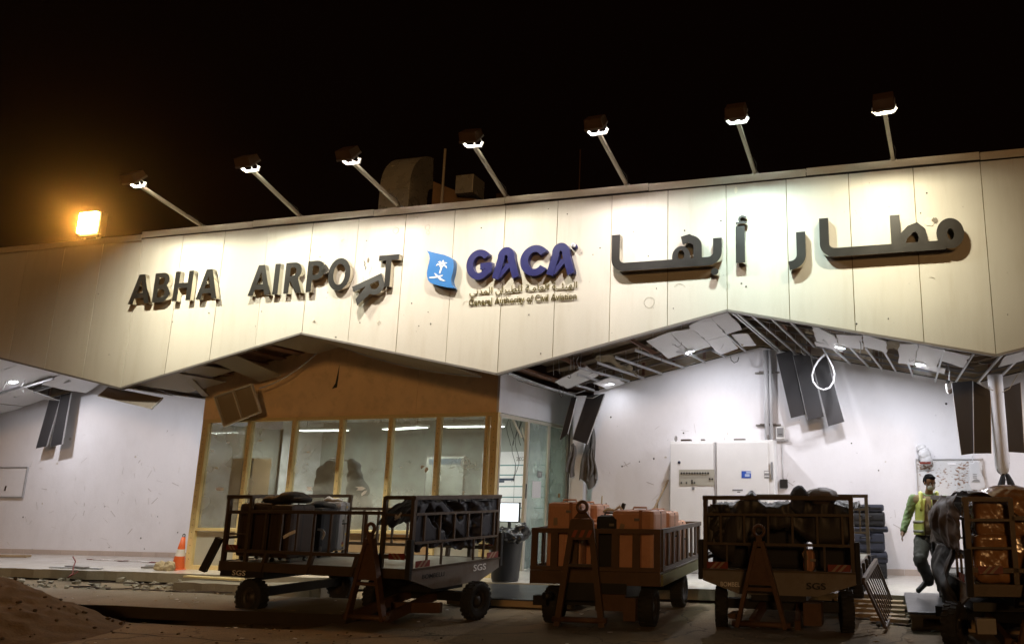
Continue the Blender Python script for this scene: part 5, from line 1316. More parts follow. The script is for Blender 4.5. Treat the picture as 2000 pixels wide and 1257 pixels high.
# ------------------------------------------------------------------ baggage carts
def wheel(parent, loc, heading, r=.25, w=.17):
    # heading: angle of the wheel axis in the cart's own frame
    b = B(); ax_ = V((math.cos(heading), math.sin(heading), 0)); up = V((0, 0, 1)); fw = ax_.cross(up)
    b.lathe([(r * .58, -w * .42), (r * .80, -w * .5), (r * .95, -w * .46), (r * .985, -w * .2), (r * .985, w * .2), (r * .95, w * .46), (r * .80, w * .5), (r * .58, w * .42), (r * .55, 0), (r * .58, -w * .42)], (0, 0, 0), ax_, 28)
    for k in range(22):
        a = 2 * math.pi * k / 22
        for s in (-1, 1):
            a2 = a + (0 if s < 0 else math.pi / 22)
            d = fw * math.cos(a2) + up * math.sin(a2); tn = up * math.cos(a2) - fw * math.sin(a2)
            c = d * (r * .962) + ax_ * (s * w * .24)
            b.bar(c - tn * .018, c + tn * .018, w * .42, .03, up=tuple(d))
    ty = obj('wheel', b, M_rubber, parent, loc=loc, normals=False)
    b = B(); b.lathe([(0, w * .30), (r * .2, w * .32), (r * .24, w * .12), (r * .5, w * .16), (r * .58, w * .40), (r * .60, w * .40), (r * .55, 0), (r * .58, -w * .40), (r * .5, -w * .16), (r * .24, -w * .12), (r * .2, -w * .32), (0, -w * .30)], (0, 0, 0), ax_, 24)
    for k in range(5):
        a = 2 * math.pi * k / 5
        for s in (-1, 1): b.box((fw * math.cos(a) + up * math.sin(a)) * r * .36 + ax_ * s * w * .15, (.022, .022, .022), mi=0)
    obj('rim', b, M_rim, ty)
    return ty

def drawbar(t, base, n, l, kind='a', m=M_draw, lean=0.0):
    base, n, l = V(base), V(n), V(l); up = V((0, 0, 1))
    P = lambda a, z: base + l * a + up * z + n * (lean * z)
    b = B()
    if kind == 'a':
        b.bar(P(-.30, .10), P(-.035, 1.12), .05, .085, up=tuple(n)); b.bar(P(.30, .10), P(.035, 1.12), .05, .085, up=tuple(n))
        o = obj('drawbar', b, m, t)
        b = B(); b.bar(P(-.19, .55), P(.19, .55), .05, .04); obj('cross_bar', b, m, o)
        b = B(); b.prism([P(-.17, .60) + n * .01, P(.17, .60) + n * .01, P(.05, 1.04) + n * .01, P(-.05, 1.04) + n * .01], tuple(n * .012)); obj('gusset', b, m, o)
        rz, rr = 1.245, .066
        b = B(); b.bar(P(0, 1.06), P(0, 1.19), .07, .05, up=tuple(n)); obj('neck', b, M_draw, o)
    else:
        b.bar(P(-.30, .06), P(-.115, 1.36), .075, .05, up=tuple(n)); b.bar(P(.30, .06), P(.115, 1.36), .075, .05, up=tuple(n))
        o = obj('drawbar', b, m, t)
        b = B(); b.prism([P(-.165, 1.12) + n * .03, P(.165, 1.12) + n * .03, P(.135, 1.38) + n * .03, P(-.135, 1.38) + n * .03], tuple(n * -.06)); obj('head_plate', b, m, o)
        b = B()
        for k in range(3):
            a = -.13 + .10 * k
            b.prism([P(a, 1.15) + n * .034, P(a + .05, 1.15) + n * .034, P(a + .09, 1.24) + n * .034, P(a + .04, 1.24) + n * .034], tuple(n * -.003))
        obj('stripe', b, mat('faded_red', (.30, .07, .03), .6), o)
        b = B(); b.prism([P(-.12, 1.385), P(.12, 1.385), P(.05, 1.47), P(-.05, 1.47)], tuple(n * -.04)); obj('neck', b, M_draw, o)
        b = B(); b.bar(P(-.20, .80), P(.20, .80), .04, .035); obj('cross_bar', b, M_cartgrey, o)
        rz, rr = 1.53, .066
    b = B(); c = P(0, rz); b.tube([c + (l * math.cos(2 * math.pi * k / 20) + up * math.sin(2 * math.pi * k / 20)) * rr for k in range(20)], .023, 8, closed=True); obj('tow_ring', b, M_draw, o)
    b = B(); b.tube([P(-.36, .14), P(.36, .14)], .035, 8); obj('hinge_pin', b, M_draw, o)
    return o

def stripe_plate(t, x0, x1, z0, z1, y, flip=1, yaxis=False, xx=0):
    b = B()
    def q(a, z, d): return (a, y - d, z) if not yaxis else (xx + flip * d, a, z)
    b.prism([q(x0, z0, 0), q(x1, z0, 0), q(x1, z1, 0), q(x0, z1, 0)], (0, .006, 0) if not yaxis else (-flip * .006, 0, 0), 0)
    n = 3; w = (x1 - x0) / (n * 2 + 1); sh = (z1 - z0)
    for k in range(n + 1):
        a = x0 + w * 2 * k - w
        a0, a1 = max(a, x0), min(a + w, x1); c0, c1 = max(min(a + sh, x1), x0), max(min(a + sh + w, x1), x0)
        if a1 > a0 and c1 > c0: b.prism([q(a0, z0, .002), q(a1, z0, .002), q(c1, z1, .002), q(c0, z1, .002)], (0, .0015, 0) if not yaxis else (-flip * .0015, 0, 0), 1)
    obj('striped_plate', b, [M_red, M_cream], t)

def lettering(t, s, x, z, w, h, m, y=-.062):
    tm = upright(text_mesh(s, w, h, .002, .01), [m], (x, y, z)); obj('lettering', None, None, t, me=tm)

def cart(label, loc, rz, L=3.2, W=1.96, left='gate', right='gate', texts=(), m=M_cartgrey, pm=M_panel, front_ladder=True):
    t = thing('baggage_cart', label, 'baggage cart', loc, rz, 'steel airport baggage carts in front of the terminal')
    h = W / 2
    b = B(); b.box((0, L / 2, .715), (W - .06, L - .06, .03)); obj('deck', b, M_plate, t)
    for x in (-h + .02, h - .02):
        b = B(); b.box((x, L / 2, .675), (.045, L, .125)); obj('side_sill', b, m, t)
    b = B(); b.prism([(-h, -.03, .60), (-.50, -.03, .445), (.50, -.03, .445), (h, -.03, .60), (h, -.03, .74), (-h, -.03, .74)], (0, .03, 0)); obj('front_panel', b, pm, t)
    b = B(); b.box((0, -.036, .735), (W, .02, .025)); obj('panel_lip', b, m, t)
    b = B(); b.prism([(-h, L, .60), (-.50, L, .445), (.50, L, .445), (h, L, .60), (h, L, .74), (-h, L, .74)], (0, .03, 0)); obj('rear_panel', b, pm, t)
    for y in (.55, L - .6):
        b = B(); b.box((0, y, .56), (W - .3, .12, .16)); obj('cross_beam', b, M_black, t)
    for x in (-.42, .42):
        b = B(); b.box((x, L / 2, .585), (.08, L - .2, .10)); obj('chassis_rail', b, M_black, t)
    for x in (-h + .03, h - .03):
        for y in (.02, L - .02):
            b = B(); b.box((x, y, 1.13), (.055, .055, 1.06)); obj('corner_post', b, m, t)
    for y in (.0, L):
        b = B(); b.box((0, y, 1.645), (W, .05, .055)); obj('top_rail', b, m, t)
    for y in (.0, L):
        if y == 0 and not front_ladder: continue
        for z in (1.43, 1.06):
            b = B(); b.box((0, y, z), (W - .1, .03, .034)); obj('ladder_rail', b, m, t)
        for k in range(6):
            x = -.74 + .315 * k
            b = B(); b.box((x, y, 1.245), (.028, .024, .34)); obj('ladder_bar', b, m, t)
        for x in (-.66, -.36, .36, .60):
            b = B(); b.box((x, y, .90), (.026, .024, .30)); obj('ladder_bar', b, m, t)
    stripe_plate(t, -h + .06, -h + .34, .752, .835, -.045); stripe_plate(t, h - .34, h - .06, .752, .835, -.045)
    for x, s in ((-h, -1), (h, 1)):
        for y in (-.01,):
            b = B(); b.box((x + s * .03, y, .86), (.06, .075, .50)); obj('bumper', b, M_rubber, t, bevel=.012)
        side = left if s < 0 else right
        if side is None: 
            for k in range(4):
                b = B(); b.box((x + s * .02, .45 + .68 * k, .70), (.05, .12, .14)); obj('hinge_bracket', b, M_black, t, bevel=.02)
            continue
        xx = x - s * .03
        e0, e1 = .50, L - .46
        for ya, yb in ((.02, e0), (e1, L - .02)):
            yp = e0 if ya < 1 else e1
            b = B(); b.box((xx, yp, 1.20), (.045, .055, .92)); obj('side_post', b, m, t)
            for z, w_ in ((1.645, .05), (1.42, .03), (1.12, .022)):
                b = B(); b.box((xx, (ya + yb) / 2, z), (.04, yb - ya, w_)); obj('side_rail', b, m, t)
        b = B(); b.box((xx, (e0 + e1) / 2, 1.44), (.045, e1 - e0, .045)); obj('gate_rail', b, m, t)
        b = B(); b.box((xx, (e0 + e1) / 2, .885), (.045, e1 - e0, .045)); obj('gate_rail', b, m, t)
        b = B(); b.box((xx, (.02 + e0) / 2, .885), (.045, e0, .05)); obj('gate_rail', b, m, t)
        b = B(); b.box((xx, (e1 + L) / 2, .885), (.045, L - e1, .05)); obj('gate_rail', b, m, t)
        k = e0 + .31
        while k < e1 - .15:
            b = B(); b.box((xx, k, 1.16), (.026, .032, .51)); obj('gate_bar', b, m, t); k += .305
        for y in (.9, 1.7, 2.55):
            b = B(); b.bar((xx, y, .88), (xx + s * .03, y + .05, .62), .05, .06, up=(1, 0, 0)); obj('hinge_bracket', b, m, t)
        stripe_plate(t, .10, .36, .85, .93, 0, s, True, xx + s * .027); stripe_plate(t, L - .30, L - .08, .90, .97, 0, s, True, xx + s * .027)
    for a in texts: lettering(t, *a)
    return t

# --- left cart, long side to the camera, front end to the right
TH1 = R(82.3)
c1 = cart('long baggage cart at the left, its low barred side facing out', (8.40, -1.68, 0), TH1, 3.42, texts=(('BOMBELLI', -.80, .60, .45, .058, M_black), ('SGS', .30, .60, .30, .09, M_white)))
for (x, y, hd) in ((-.86, 2.86, 0), (.82, 2.86, 0), (.02, -.33, R(88)), (-.02, 1.33, R(88))):
    wheel(c1, (x, y, .25), hd, .25, .165)
b = B(); b.box((0, .5, .30), (.14, 1.5, .12)); b.box((0, .5, .42), (.7, .7, .10)); obj('front_axle', b, M_black, c1)
b = B(); b.box((0, 2.86, .30), (1.5, .12, .12)); obj('rear_axle', b, M_black, c1)
for y in (.24, .80):
    b = B(); b.bar((-1.05, y, .14), (-.05, .5 + (y - .5) * .8, .30), .07, .12); obj('tow_frame', b, M_draw, c1)
b = B(); b.bar((-.55, -.2, .22), (-.62, .55, .2), .06, .13); obj('tow_frame', b, M_draw, c1)
drawbar(c1, (-1.10, .55, 0), (-1, 0, 0), (0, -1, 0), 'a', lean=.03)
b = B(); b.bar((-1.02, 3.44, 1.06), (-1.10, 3.60, .60), .09, .09); obj('bumper', b, M_rubber, c1)
b = B(); b.box((-.96, .27, 1.40), (.03, .07, .04), (0, .4, .3)); b.tube([(-.98, .20, 1.45), (-.99, .25, 1.38), (-.99, .29, 1.36)], .012, 6); obj('latch', b, M_tbar, c1)
tm = text_mesh('SGS', .26, .07, .002, .01); tm.materials.append(M_white)
tm.transform(Matrix.Translation((-.985, 3.15, .55)) @ Matrix(((0, 0, -1, 0), (-1, 0, 0, 0), (0, 1, 0, 0), (0, 0, 0, 1))))
obj('lettering', None, None, c1, me=tm)
b = B(); b.box((-.962, 2.98, .60), (.025, .85, .14)); obj('side_plate', b, M_black, c1)
# --- third cart, front end to the camera, right side dropped open
c3 = cart('tarp covered baggage cart right of the middle, facing out, one side gate dropped', (12.935, -1.70, 0), R(-2.3), 3.2, right=None, texts=(('BOMBEL', -.735, .535, .255, .058, M_white), ('SGS', .37, .535, .24, .08, M_black)))
for (x, y, hd) in ((-.80, .25, R(12)), (.82, .25, R(12)), (-.82, 2.6, 0), (.82, 2.6, 0)): wheel(c3, (x, y, .25), hd, .25, .165)
b = B(); b.box((0, .25, .30), (1.5, .14, .12)); b.box((0, .3, .42), (.7, .6, .10)); obj('front_axle', b, M_black, c3)
b = B(); b.box((0, 2.6, .30), (1.5, .12, .12)); obj('rear_axle', b, M_black, c3)
for x in (-.28, .28):
    b = B(); b.bar((x, -.30, .14), (x * .8, .25, .30), .07, .12); obj('tow_frame', b, M_draw, c3)
for c_, s_ in (((.45, -.12, .26), (.22, .2, .26)), ((-.55, -.1, .2), (.1, .25, .06))):
    b = B(); b.box(c_, s_); obj('tow_frame', b, M_draw, c3)
drawbar(c3, (-.16, -.34, 0), (0, -1, 0), (1, 0, 0), 'a', lean=.03)
gt = B(); hx = .98
top0, top1 = V((hx + .05, .50, .60)), V((hx + .13, 2.3, .70)); bo0, bo1 = V((hx + .30, .42, .05)), V((hx + .36, 2.3, .06))
b = B(); b.bar(top0, top1, .05, .07); gg_ = obj('drop_gate', b, M_cartgrey, c3)
for p_, q_, w_ in ((bo0, bo1, .045), (top0, bo0, .045), (top1, bo1, .04)):
    b = B(); b.bar(p_, q_, w_, .03); obj('gate_frame', b, M_cartgrey, gg_)
for k in range(1, 9):
    b = B(); b.bar(top0.lerp(top1, k / 9), bo0.lerp(bo1, k / 9), .016, .016); obj('gate_bar', b, M_cartgrey, gg_)
# --- second cart: low fence of flat bars
c2 = thing('baggage_cart', 'low baggage cart with flat barred fence carrying salmon coloured cases', 'baggage cart', (10.56, -1.95, 0), R(1.5), 'steel airport baggage carts in front of the terminal')
W_, L_ = 1.79, 2.6; h_ = W_ / 2
b = B(); b.box((0, L_ / 2, .66), (W_ - .05, L_, .04)); obj('deck', b, M_plate, c2)
b = B(); b.box((0, -.02, .62), (W_, .04, .17)); obj('front_panel', b, M_cart, c2)
b = B(); b.box((0, L_, .62), (W_, .04, .17)); obj('rear_panel', b, M_cart, c2)
for s in (-1, 1):
    b = B(); b.box((s * h_, L_ / 2 + .02, .60), (.035, L_ - .06, .14)); obj('side_sill', b, mat('sill_moss', (.20, .19, .08), .7, var=.3, dirt=(.08, .06, .03), dirt_amt=.6), c2)
for y, n_ in ((-.02, 7), (L_, 7)):
    b = B(); b.box((0, y, 1.215), (W_, .045, .06)); obj('fence_rail', b, M_cart, c2)
    b = B(); b.box((0, y, .735), (W_, .045, .05)); obj('fence_rail', b, M_cart, c2)
    for k in range(n_):
        x = -h_ + .045 + (W_ - .09) * k / (n_ - 1)
        b = B(); b.box((x, y, .975), (.10 if 0 < k < n_ - 1 else .085, .028, .43)); obj('fence_bar', b, M_cart, c2)
for s in (-1, 1):
    b = B(); b.box((s * h_, L_ / 2, 1.215), (.045, L_ - .04, .06)); obj('fence_rail', b, M_cartgrey, c2)
    b = B(); b.box((s * h_, L_ / 2, .735), (.045, L_ - .04, .05)); obj('fence_rail', b, M_cartgrey, c2)
    for k in range(9):
        y = .10 + (L_ - .2) * k / 8
        b = B(); b.box((s * h_, y, .975), (.028, .085, .43)); obj('fence_bar', b, M_cartgrey, c2)
for (x, y) in ((-.66, .30), (.66, .30), (-.66, 2.1), (.66, 2.1)): wheel(c2, (x, y, .235), 0, .235, .20)
b = B(); b.box((0, .3, .30), (1.2, .14, .12)); b.box((0, .3, .45), (.9, .7, .22)); obj('front_axle', b, M_black, c2)
b = B(); b.box((0, 2.1, .30), (1.2, .12, .12)); b.box((0, 2.1, .45), (.9, .5, .22)); obj('rear_axle', b, M_black, c2)
b = B(); b.box((.52, -.1, .26), (.16, .10, .28)); b.box((.25, -.05, .33), (.4, .1, .2)); obj('tow_frame', b, M_draw, c2)
b = B(); b.tube([(-.62, -.2, .40), (-.55, -.1, .40)], .05, 8); b.box((-.70, -.1, .34), (.18, .1, .12)); obj('tow_frame', b, M_black, c2)
drawbar(c2, (-.09, -.30, 0), (0, -1, 0), (1, 0, 0), 'b', m=M_cart)
# --- fourth cart at the right edge
c4 = cart('baggage cart cut off by the right edge, loaded with wrapped brown baggage', (15.05, -1.66, 0), R(-83.4), 3.2)
for (x, y, hd) in ((.60, -.12, R(60)), (-.3, 1.1, R(60)), (-.82, 2.6, 0), (.82, 2.6, 0)): wheel(c4, (x, y, .25), hd, .25, .165)
b = B(); b.box((.15, .45, .30), (.14, 1.4, .12), (0, 0, -.5)); b.box((0, .5, .42), (.7, .7, .10)); obj('front_axle', b, M_black, c4)
b = B(); b.box((0, 2.6, .30), (1.5, .12, .12)); obj('rear_axle', b, M_black, c4)
for y in (.34, .90):
    b = B(); b.bar((1.05, y, .14), (.05, y, .30), .07, .12); obj('tow_frame', b, M_draw, c4)
b = B(); b.box((.9, .15, .30), (.1, .2, .16)); obj('tow_frame', b, M_trim, c4)
drawbar(c4, (1.10, .74, 0), (1, 0, 0), (0, 1, 0), 'a', lean=.03)

# ------------------------------------------------------------------ tarps
def drape(name, label, parent_m, fn, nu, nv, m, th=.006):
    b = B(); b.sheet(fn, nu, nv)
    me = mesh_of(b, name, m)
    me = mods(me, [('SOLIDIFY', dict(thickness=th))])
    for p in me.polygons: p.use_smooth = True
    me.transform(parent_m)
    return tag(obj(name, None, None, None, me=me), label, 'tarp')
def fold(u, v, sx, sy, seed, amt):
    a = noise.noise(V((u * sx, v * sy, seed))); c = noise.noise(V((u * sx * 2.2 + 3, v * sy * 2.1, seed + 9)))
    d = noise.noise(V((u * sx * .6 + v * sy * .8, v * sy * .5 - u * sx * .4, seed + 4)))
    return amt * ((1 - abs(a) * 2.6) * .55 + (1 - abs(d) * 3.0) * .6 + (1 - abs(c) * 2.4) * .25)
def cm(c): return Matrix.Translation(c.location) @ Matrix.Rotation(c.rotation_euler.z, 4, 'Z')
def crease(x, z, seed):
    r = 0
    for k, (sc, am) in enumerate(((2.1, .10), (4.3, .055), (8.5, .026), (17, .012))):
        q = V((x * sc + seed * 3.1 + .35 * z * sc, z * sc * .8 - .25 * x * sc, seed + k * 5))
        q = q + noise.noise_vector(q * .5) * .6
        r += am * (1 - 2.2 * abs(noise.noise(q)))
    return r
def soft(x, z, seed):
    r = 0
    for k, (sc, am) in enumerate(((1.7, .13), (3.6, .05), (8, .012))):
        q = V((x * sc + seed * 3.1 + .5 * z * sc, z * sc - .3 * x * sc, seed + k * 5)); q = q + noise.noise_vector(q * .5) * .5
        r += am * (1 - 2.2 * abs(noise.noise(q)) ** 1.3)
    return r
def f1(u, v):
    x = -.92 + 1.90 * u
    rag = .10 * noise.noise(V((x * 4, 0, 3))) + .05 * noise.noise(V((x * 11, 0, 5)))
    z = 1.60 - (.68 + rag) * v - .02 * math.sin(u * 3.1)
    c = crease(x, z, 2)
    y = .34 - 1.2 * soft(x * 1.3, z * 1.3, 2) - .8 * c - .07 * math.sin(v * 3.1)
    return (x, max(y, .028), z + .5 * soft(x + 5, z, 7) * (v > .02))
drape('tarp', 'dark navy tarp bundled behind the front ladder of the left cart', cm(c1), f1, 130, 60, M_tarpn)
def f1b(u, v):
    x = -.90 + 1.86 * u; y = .16 + .5 * v
    return (x, y + .2 * crease(x, y, 12), 1.56 - .25 * v ** 2 - .1 * v + .6 * crease(x, y, 9))
drape('tarp', 'rear fold of the navy tarp lying back over the left cart deck', cm(c1), f1b, 80, 30, M_tarpn)
def f3(u, v):
    x = -.93 + 1.86 * u; y = -.0 + 2.4 * v
    peaks = .20 * math.exp(-((x + .38) / .17) ** 2 - ((v - .12) / .12) ** 2) + .17 * math.exp(-((x - .30) / .13) ** 2 - ((v - .10) / .12) ** 2) + .15 * math.exp(-((x - .62) / .15) ** 2 - ((v - .25) / .2) ** 2) + .17 * math.exp(-((x - .5) / .2) ** 2 - ((v - .8) / .15) ** 2)
    z = 1.44 + peaks + .05 * noise.noise(V((x * 2, y * 2, 1))) + .8 * crease(x, y, 5)
    z = min(z, 1.74 + .05 * noise.noise(V((x * 5, y, 0))))
    if v < .10:
        t = 1 - v / .10; hang = .34 + .12 * math.sin(u * 9) + (.20 if u < .2 else 0)
        z = z * (1 - t) + (1.46 - hang * t + .05 * fold(u, v, 5, 3, 1, 1)) * t + .06 * t * (1 - t)
        y = .08 + .08 * (1 - t) - .6 * crease(x, z, 6)
    return (x, max(y, .035), z)
drape('tarp', 'olive grey tarp heaped in peaks over the load of the third cart', cm(c3), f3, 100, 90, M_tarpg)
def f3b(u, v):
    x = -.90 + .42 * u * (.35 + .65 * abs(v - .4)) ; z = 1.56 - .52 * v
    return (x + .10 * math.sin(v * 5) * u, .03 + fold(u, v, 2, 3, 11, .035) - .02 * u, z)
drape('tarp', 'loose twisted flap of tarp at the left corner of the third cart', cm(c3), f3b, 24, 40, M_tarpg)
def f4(u, v):
    # bulges over the end ladder, from far corner to near corner
    x = -.95 + 1.80 * u
    top = 1.43 + .22 * math.sin(min(u * 1.3, 1) * 1.57)
    z = top - (.40 + .22 * min(1, u * 1.5)) * v
    bul = .13 * math.sin(v * 3.1) * math.sin(u * 3.0) * min(1, .25 + u * 1.6)
    return (x + .2 * soft(z, x, 4), .10 - bul - 1.0 * soft(x, z, 3), z + .3 * soft(x, z, 8))
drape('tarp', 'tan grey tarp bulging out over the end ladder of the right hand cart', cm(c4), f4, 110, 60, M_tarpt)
def f4t(u, v):
    x = -.95 + 1.80 * u; y = .08 + .6 * v
    return (x, y, 1.43 + .22 * math.sin(min(u * 1.3, 1) * 1.57) - .3 * v * v + .5 * soft(x, y, 31))
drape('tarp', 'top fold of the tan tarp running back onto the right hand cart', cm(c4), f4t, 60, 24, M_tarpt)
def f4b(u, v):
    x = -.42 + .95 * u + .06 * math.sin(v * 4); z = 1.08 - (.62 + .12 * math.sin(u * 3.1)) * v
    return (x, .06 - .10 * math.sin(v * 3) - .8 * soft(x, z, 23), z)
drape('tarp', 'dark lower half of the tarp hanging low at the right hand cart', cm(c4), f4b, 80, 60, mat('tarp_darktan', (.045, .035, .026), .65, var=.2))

# ------------------------------------------------------------------ luggage
def suitcase(label, m_, loc, size, rz=0, rx=0, group=None, wheels=True, ribs=4, cat='suitcase', handle=True, bev=.055):
    w, d, h = size
    t = thing('suitcase', label, cat, loc, rz, group); t.rotation_euler = (rx, 0, rz)
    g0 = .06 if wheels else 0
    b = B(); b.box((0, 0, g0 + (h - g0) / 2), (w, d, h - g0)); obj('shell', b, m_, t, bevel=min(bev, d * .35))
    b = B(); b.box((0, 0, g0 + (h - g0) / 2), (w * 1.004, .018, (h - g0) * .94)); b.box((0, 0, g0 + (h - g0) / 2), (w * .90, .018, (h - g0) * 1.004)); obj('zip', b, M_black, t)
    for k in range(ribs):
        x = -w * .32 + w * .64 * k / max(ribs - 1, 1)
        for s in (-1, 1):
            b = B(); b.box((x, s * d / 2, g0 + (h - g0) / 2), (.016, .014, (h - g0) * .78)); obj('rib', b, m_, t)
    b = B(); b.tube([(w / 2 - .005, -.07, g0 + (h - g0) * .55), (w / 2 + .03, -.06, g0 + (h - g0) * .55), (w / 2 + .03, .06, g0 + (h - g0) * .55), (w / 2 - .005, .07, g0 + (h - g0) * .55)], .012, 6); obj('side_handle', b, M_black, t)
    b = B(); b.box((.06, -d / 2 - .006, h - .12), (.07, .012, .035)); obj('latch', b, M_trim, t, bevel=.003)
    if m_ is M_case:
        b = B(); b.box((w * .18, 0, g0 + (h - g0) / 2), (.045, d * 1.008 + .004, (h - g0) * 1.01)); obj('strap', b, mat('strap_rust', (.33, .15, .085), .6, var=.2), t)
        b = B(); b.box((-w * .25, -d / 2 - .004, h * .72), (.06, .004, .10), (0, random.uniform(-.3, .3), 0)); obj('name_tag', b, M_cream, t)
    if handle:
        b = B(); b.tube([(-.10, 0, h - .01), (-.09, 0, h + .03), (.09, 0, h + .03), (.10, 0, h - .01)], .013, 7); obj('handle', b, M_black if m_ is not M_case else m_, t)
    if wheels:
        for x in (-w * .38, w * .38):
            for y in (-d * .32, d * .32):
                b = B(); b.lathe([(0, -.014), (.03, -.014), (.03, .014), (0, .014)], (x, y, .03), (1, 0, 0), 12); obj('caster', b, M_black, t)
    return t
def tagstrip(lab, pts, Y, w=.03):
    b = B(); P_ = [at(x, y, Y) for x, y in pts]
    for a_, c_ in zip(P_, P_[1:]): b.bar(a_, c_, w, .004, up=(0, -1, 0))
    tag(obj('baggage_tag', b, M_paper), lab, 'tag')
def W1(x, y, z=.735): return tuple(cm(c1) @ V((x, y, z)))
G5 = 'cases on the left cart'
Q = TH1
# long side of the left cart runs along its y: cases stand in a row behind the bars
suitcase('big dark brown suitcase in the corner of the left cart', M_casebr, W1(-.66, 3.0), (.62, .40, .82), Q + R(90), 0, G5)
suitcase('brown chequered suitcase with a white paper band, on the left cart', M_casebr, W1(-.66, 2.46), (.42, .44, .80), Q + R(90), 0, G5)
suitcase('black upright suitcase with a white tag between brown and stickered cases', M_casebk, W1(.10, 2.72), (.42, .34, .74), Q + R(90), 0, G5)
suitcase('low black soft bag behind the black suitcase on the left cart', M_casebk, W1(-.15, 3.1), (.50, .34, .72), Q + R(90), 0, G5)
suitcase('dark suitcase at the far corner of the left cart', M_casebk, W1(.3, 3.2), (.6, .3, .74), Q + R(90), 0, G5)
st = suitcase('grey suitcase covered in yellow, blue and red stickers', mat('sticker_grey', (.30, .29, .30), .35, metal=.2, var=.1), W1(.58, 2.90), (.36, .30, .82), Q + R(-75), 0, G5, ribs=0)
rnd = random.Random(2); cols = [mat('sticker_yellow', (.62, .42, .05), .5), M_bluest, M_white, M_red, MATS['sticker_pale'], M_black]
for k in range(46):
    f = rnd.random(); z = rnd.uniform(.12, .76); s = rnd.uniform(.02, .036); m_ = rnd.choice(cols + cols[:1] * 2); a = rnd.uniform(0, 1.5)
    b = B()
    if f < .55:
        x = rnd.uniform(-.13, .13); b.prism([(x + s * math.cos(a + q * math.pi / 2), -.1515 - .0006 * (k % 5), z + s * math.sin(a + q * math.pi / 2)) for q in range(4)], (0, .001, 0))
    else:
        sx = rnd.choice((-1, 1)); y = rnd.uniform(-.11, .11); b.prism([(sx * (.1815 + .0006 * (k % 5)), y + s * math.cos(a + q * math.pi / 2), z + s * math.sin(a + q * math.pi / 2)) for q in range(4)], (-sx * .001, 0, 0))
    obj('sticker', b, m_, st)
lump('soft_bag', [(W1(-.6, 2.72, 1.60), (.24, .20, .07)), (W1(-.6, 2.55, 1.64), (.22, .18, .08)), (W1(-.6, 2.9, 1.60), (.16, .2, .07)), (W1(-.6, 2.40, 1.60), (.16, .16, .05))], .02, M_casebk, .01, 6, label='flat black soft bag lying on top of the brown suitcases', cat='bag', ridge=.008)
bgo = [k for k in COL.objects if k.name == 'soft_bag'][0]
lump('soft_bag', [(W1(.10, 2.75, 1.51), (.14, .14, .06)), (W1(.15, 2.6, 1.49), (.1, .1, .05))], .016, M_casebk, .01, 9, label='small black pouch lying on the upright black suitcase', cat='bag', ridge=.01)
b = B(); q0 = V(W1(.4, 2.72, 1.56)); b.tube([q0 + V((-.2, 0, .02)), q0 + V((-.12, -.03, .05)), q0 + V((-.05, 0, .02)), q0 + V((.06, -.02, .03)), q0 + V((.12, 0, .01))], [.03, .04, .03, .025, .02], 7); tag(obj('white_cord', b, M_bagw), 'knotted white cord on top of the stickered suitcase', 'cord')
YT = -2.30
tagstrip('white paper band across the brown chequered suitcase', ((553, 1049), (565, 1042), (577, 1037)), -2.25, .045)
tagstrip('curled white baggage tag hanging on the black suitcase', ((620, 1033), (630, 1034), (634, 1042), (628, 1053)), -1.42, .035)
tagstrip('small white tag low on the black suitcase', ((625, 1067), (625, 1076)), -1.42, .035)
G6 = 'salmon coloured cases on the second cart'
def W2_(x, y, z=.68): return tuple(cm(c2) @ V((x, y, z)))
suitcase('tall salmon case at the left front corner of the second cart', M_case, W2_(-.48, .28), (.50, .40, .90), R(2), 0, G6, False, 3)
suitcase('salmon case behind the drawbar of the second cart', M_case, W2_(-.12, .50), (.34, .36, .62), 0, 0, G6, False, 3)
suitcase('salmon case at the right front corner of the second cart', M_case, W2_(.50, .38), (.60, .62, .80), R(-1), 0, G6, False, 3)
suitcase('long ribbed salmon case behind the right front one', M_case, W2_(.56, 1.15), (.50, .62, .76), R(2), 0, G6, False, 5)
suitcase('salmon case at the back left of the second cart', M_case, W2_(-.45, .95), (.52, .50, .86), R(-3), 0, G6, False, 3)
suitcase('salmon case lying low at the back of the second cart', M_case, W2_(.0, 1.3), (.45, .40, .62), R(5), 0, G6, False, 3)
suitcase('salmon case at the far right back of the second cart', M_case, W2_(.5, 1.95), (.5, .6, .6), R(3), 0, G6, False, 3)
suitcase('black case between the salmon cases of the second cart', M_casebk, W2_(.14, .25), (.34, .34, .73), 0, 0, None, False, 2)
b = B(); q0 = V(W2_(.16, .3, 1.43)); b.tube([q0 + V((-.16, 0, .02)), q0 + V((-.1, 0, .06)), q0 + V((0, 0, .04)), q0 + V((.06, .05, .10)), q0 + V((.12, .0, .03))], [.02, .03, .02, .025, .015], 7); tag(obj('tag_bundle', b, M_tapew), 'bundle of pale tags on the handle of the black case', 'tag')
b = B(); b.box(tuple(q0 + V((.10, .05, .07))), (.05, .05, .14), (0, .3, 0)); tag(obj('case_grip', b, M_black, bevel=.012), 'black grip standing up from the black case', 'grip')
def W3_(x, y, z=.735): return tuple(cm(c3) @ V((x, y, z)))
G7 = 'cases under the tarp of the third cart'
suitcase('dark case at the left under the olive tarp', M_casebk, W3_(-.6, .55), (.6, .5, .64), 0, 0, G7, False, 2)
suitcase('dark case in the middle under the olive tarp', M_casebk, W3_(.02, .6), (.55, .5, .62), 0, 0, G7, False, 2)
suitcase('dark case at the right under the olive tarp', M_casebk, W3_(.65, .55), (.5, .5, .60), 0, 0, G7, False, 2)
suitcase('salmon case end peeping out low on the third cart', M_case, W3_(.38, .18), (.14, .26, .26), 0, 0, None, False, 0, handle=False)
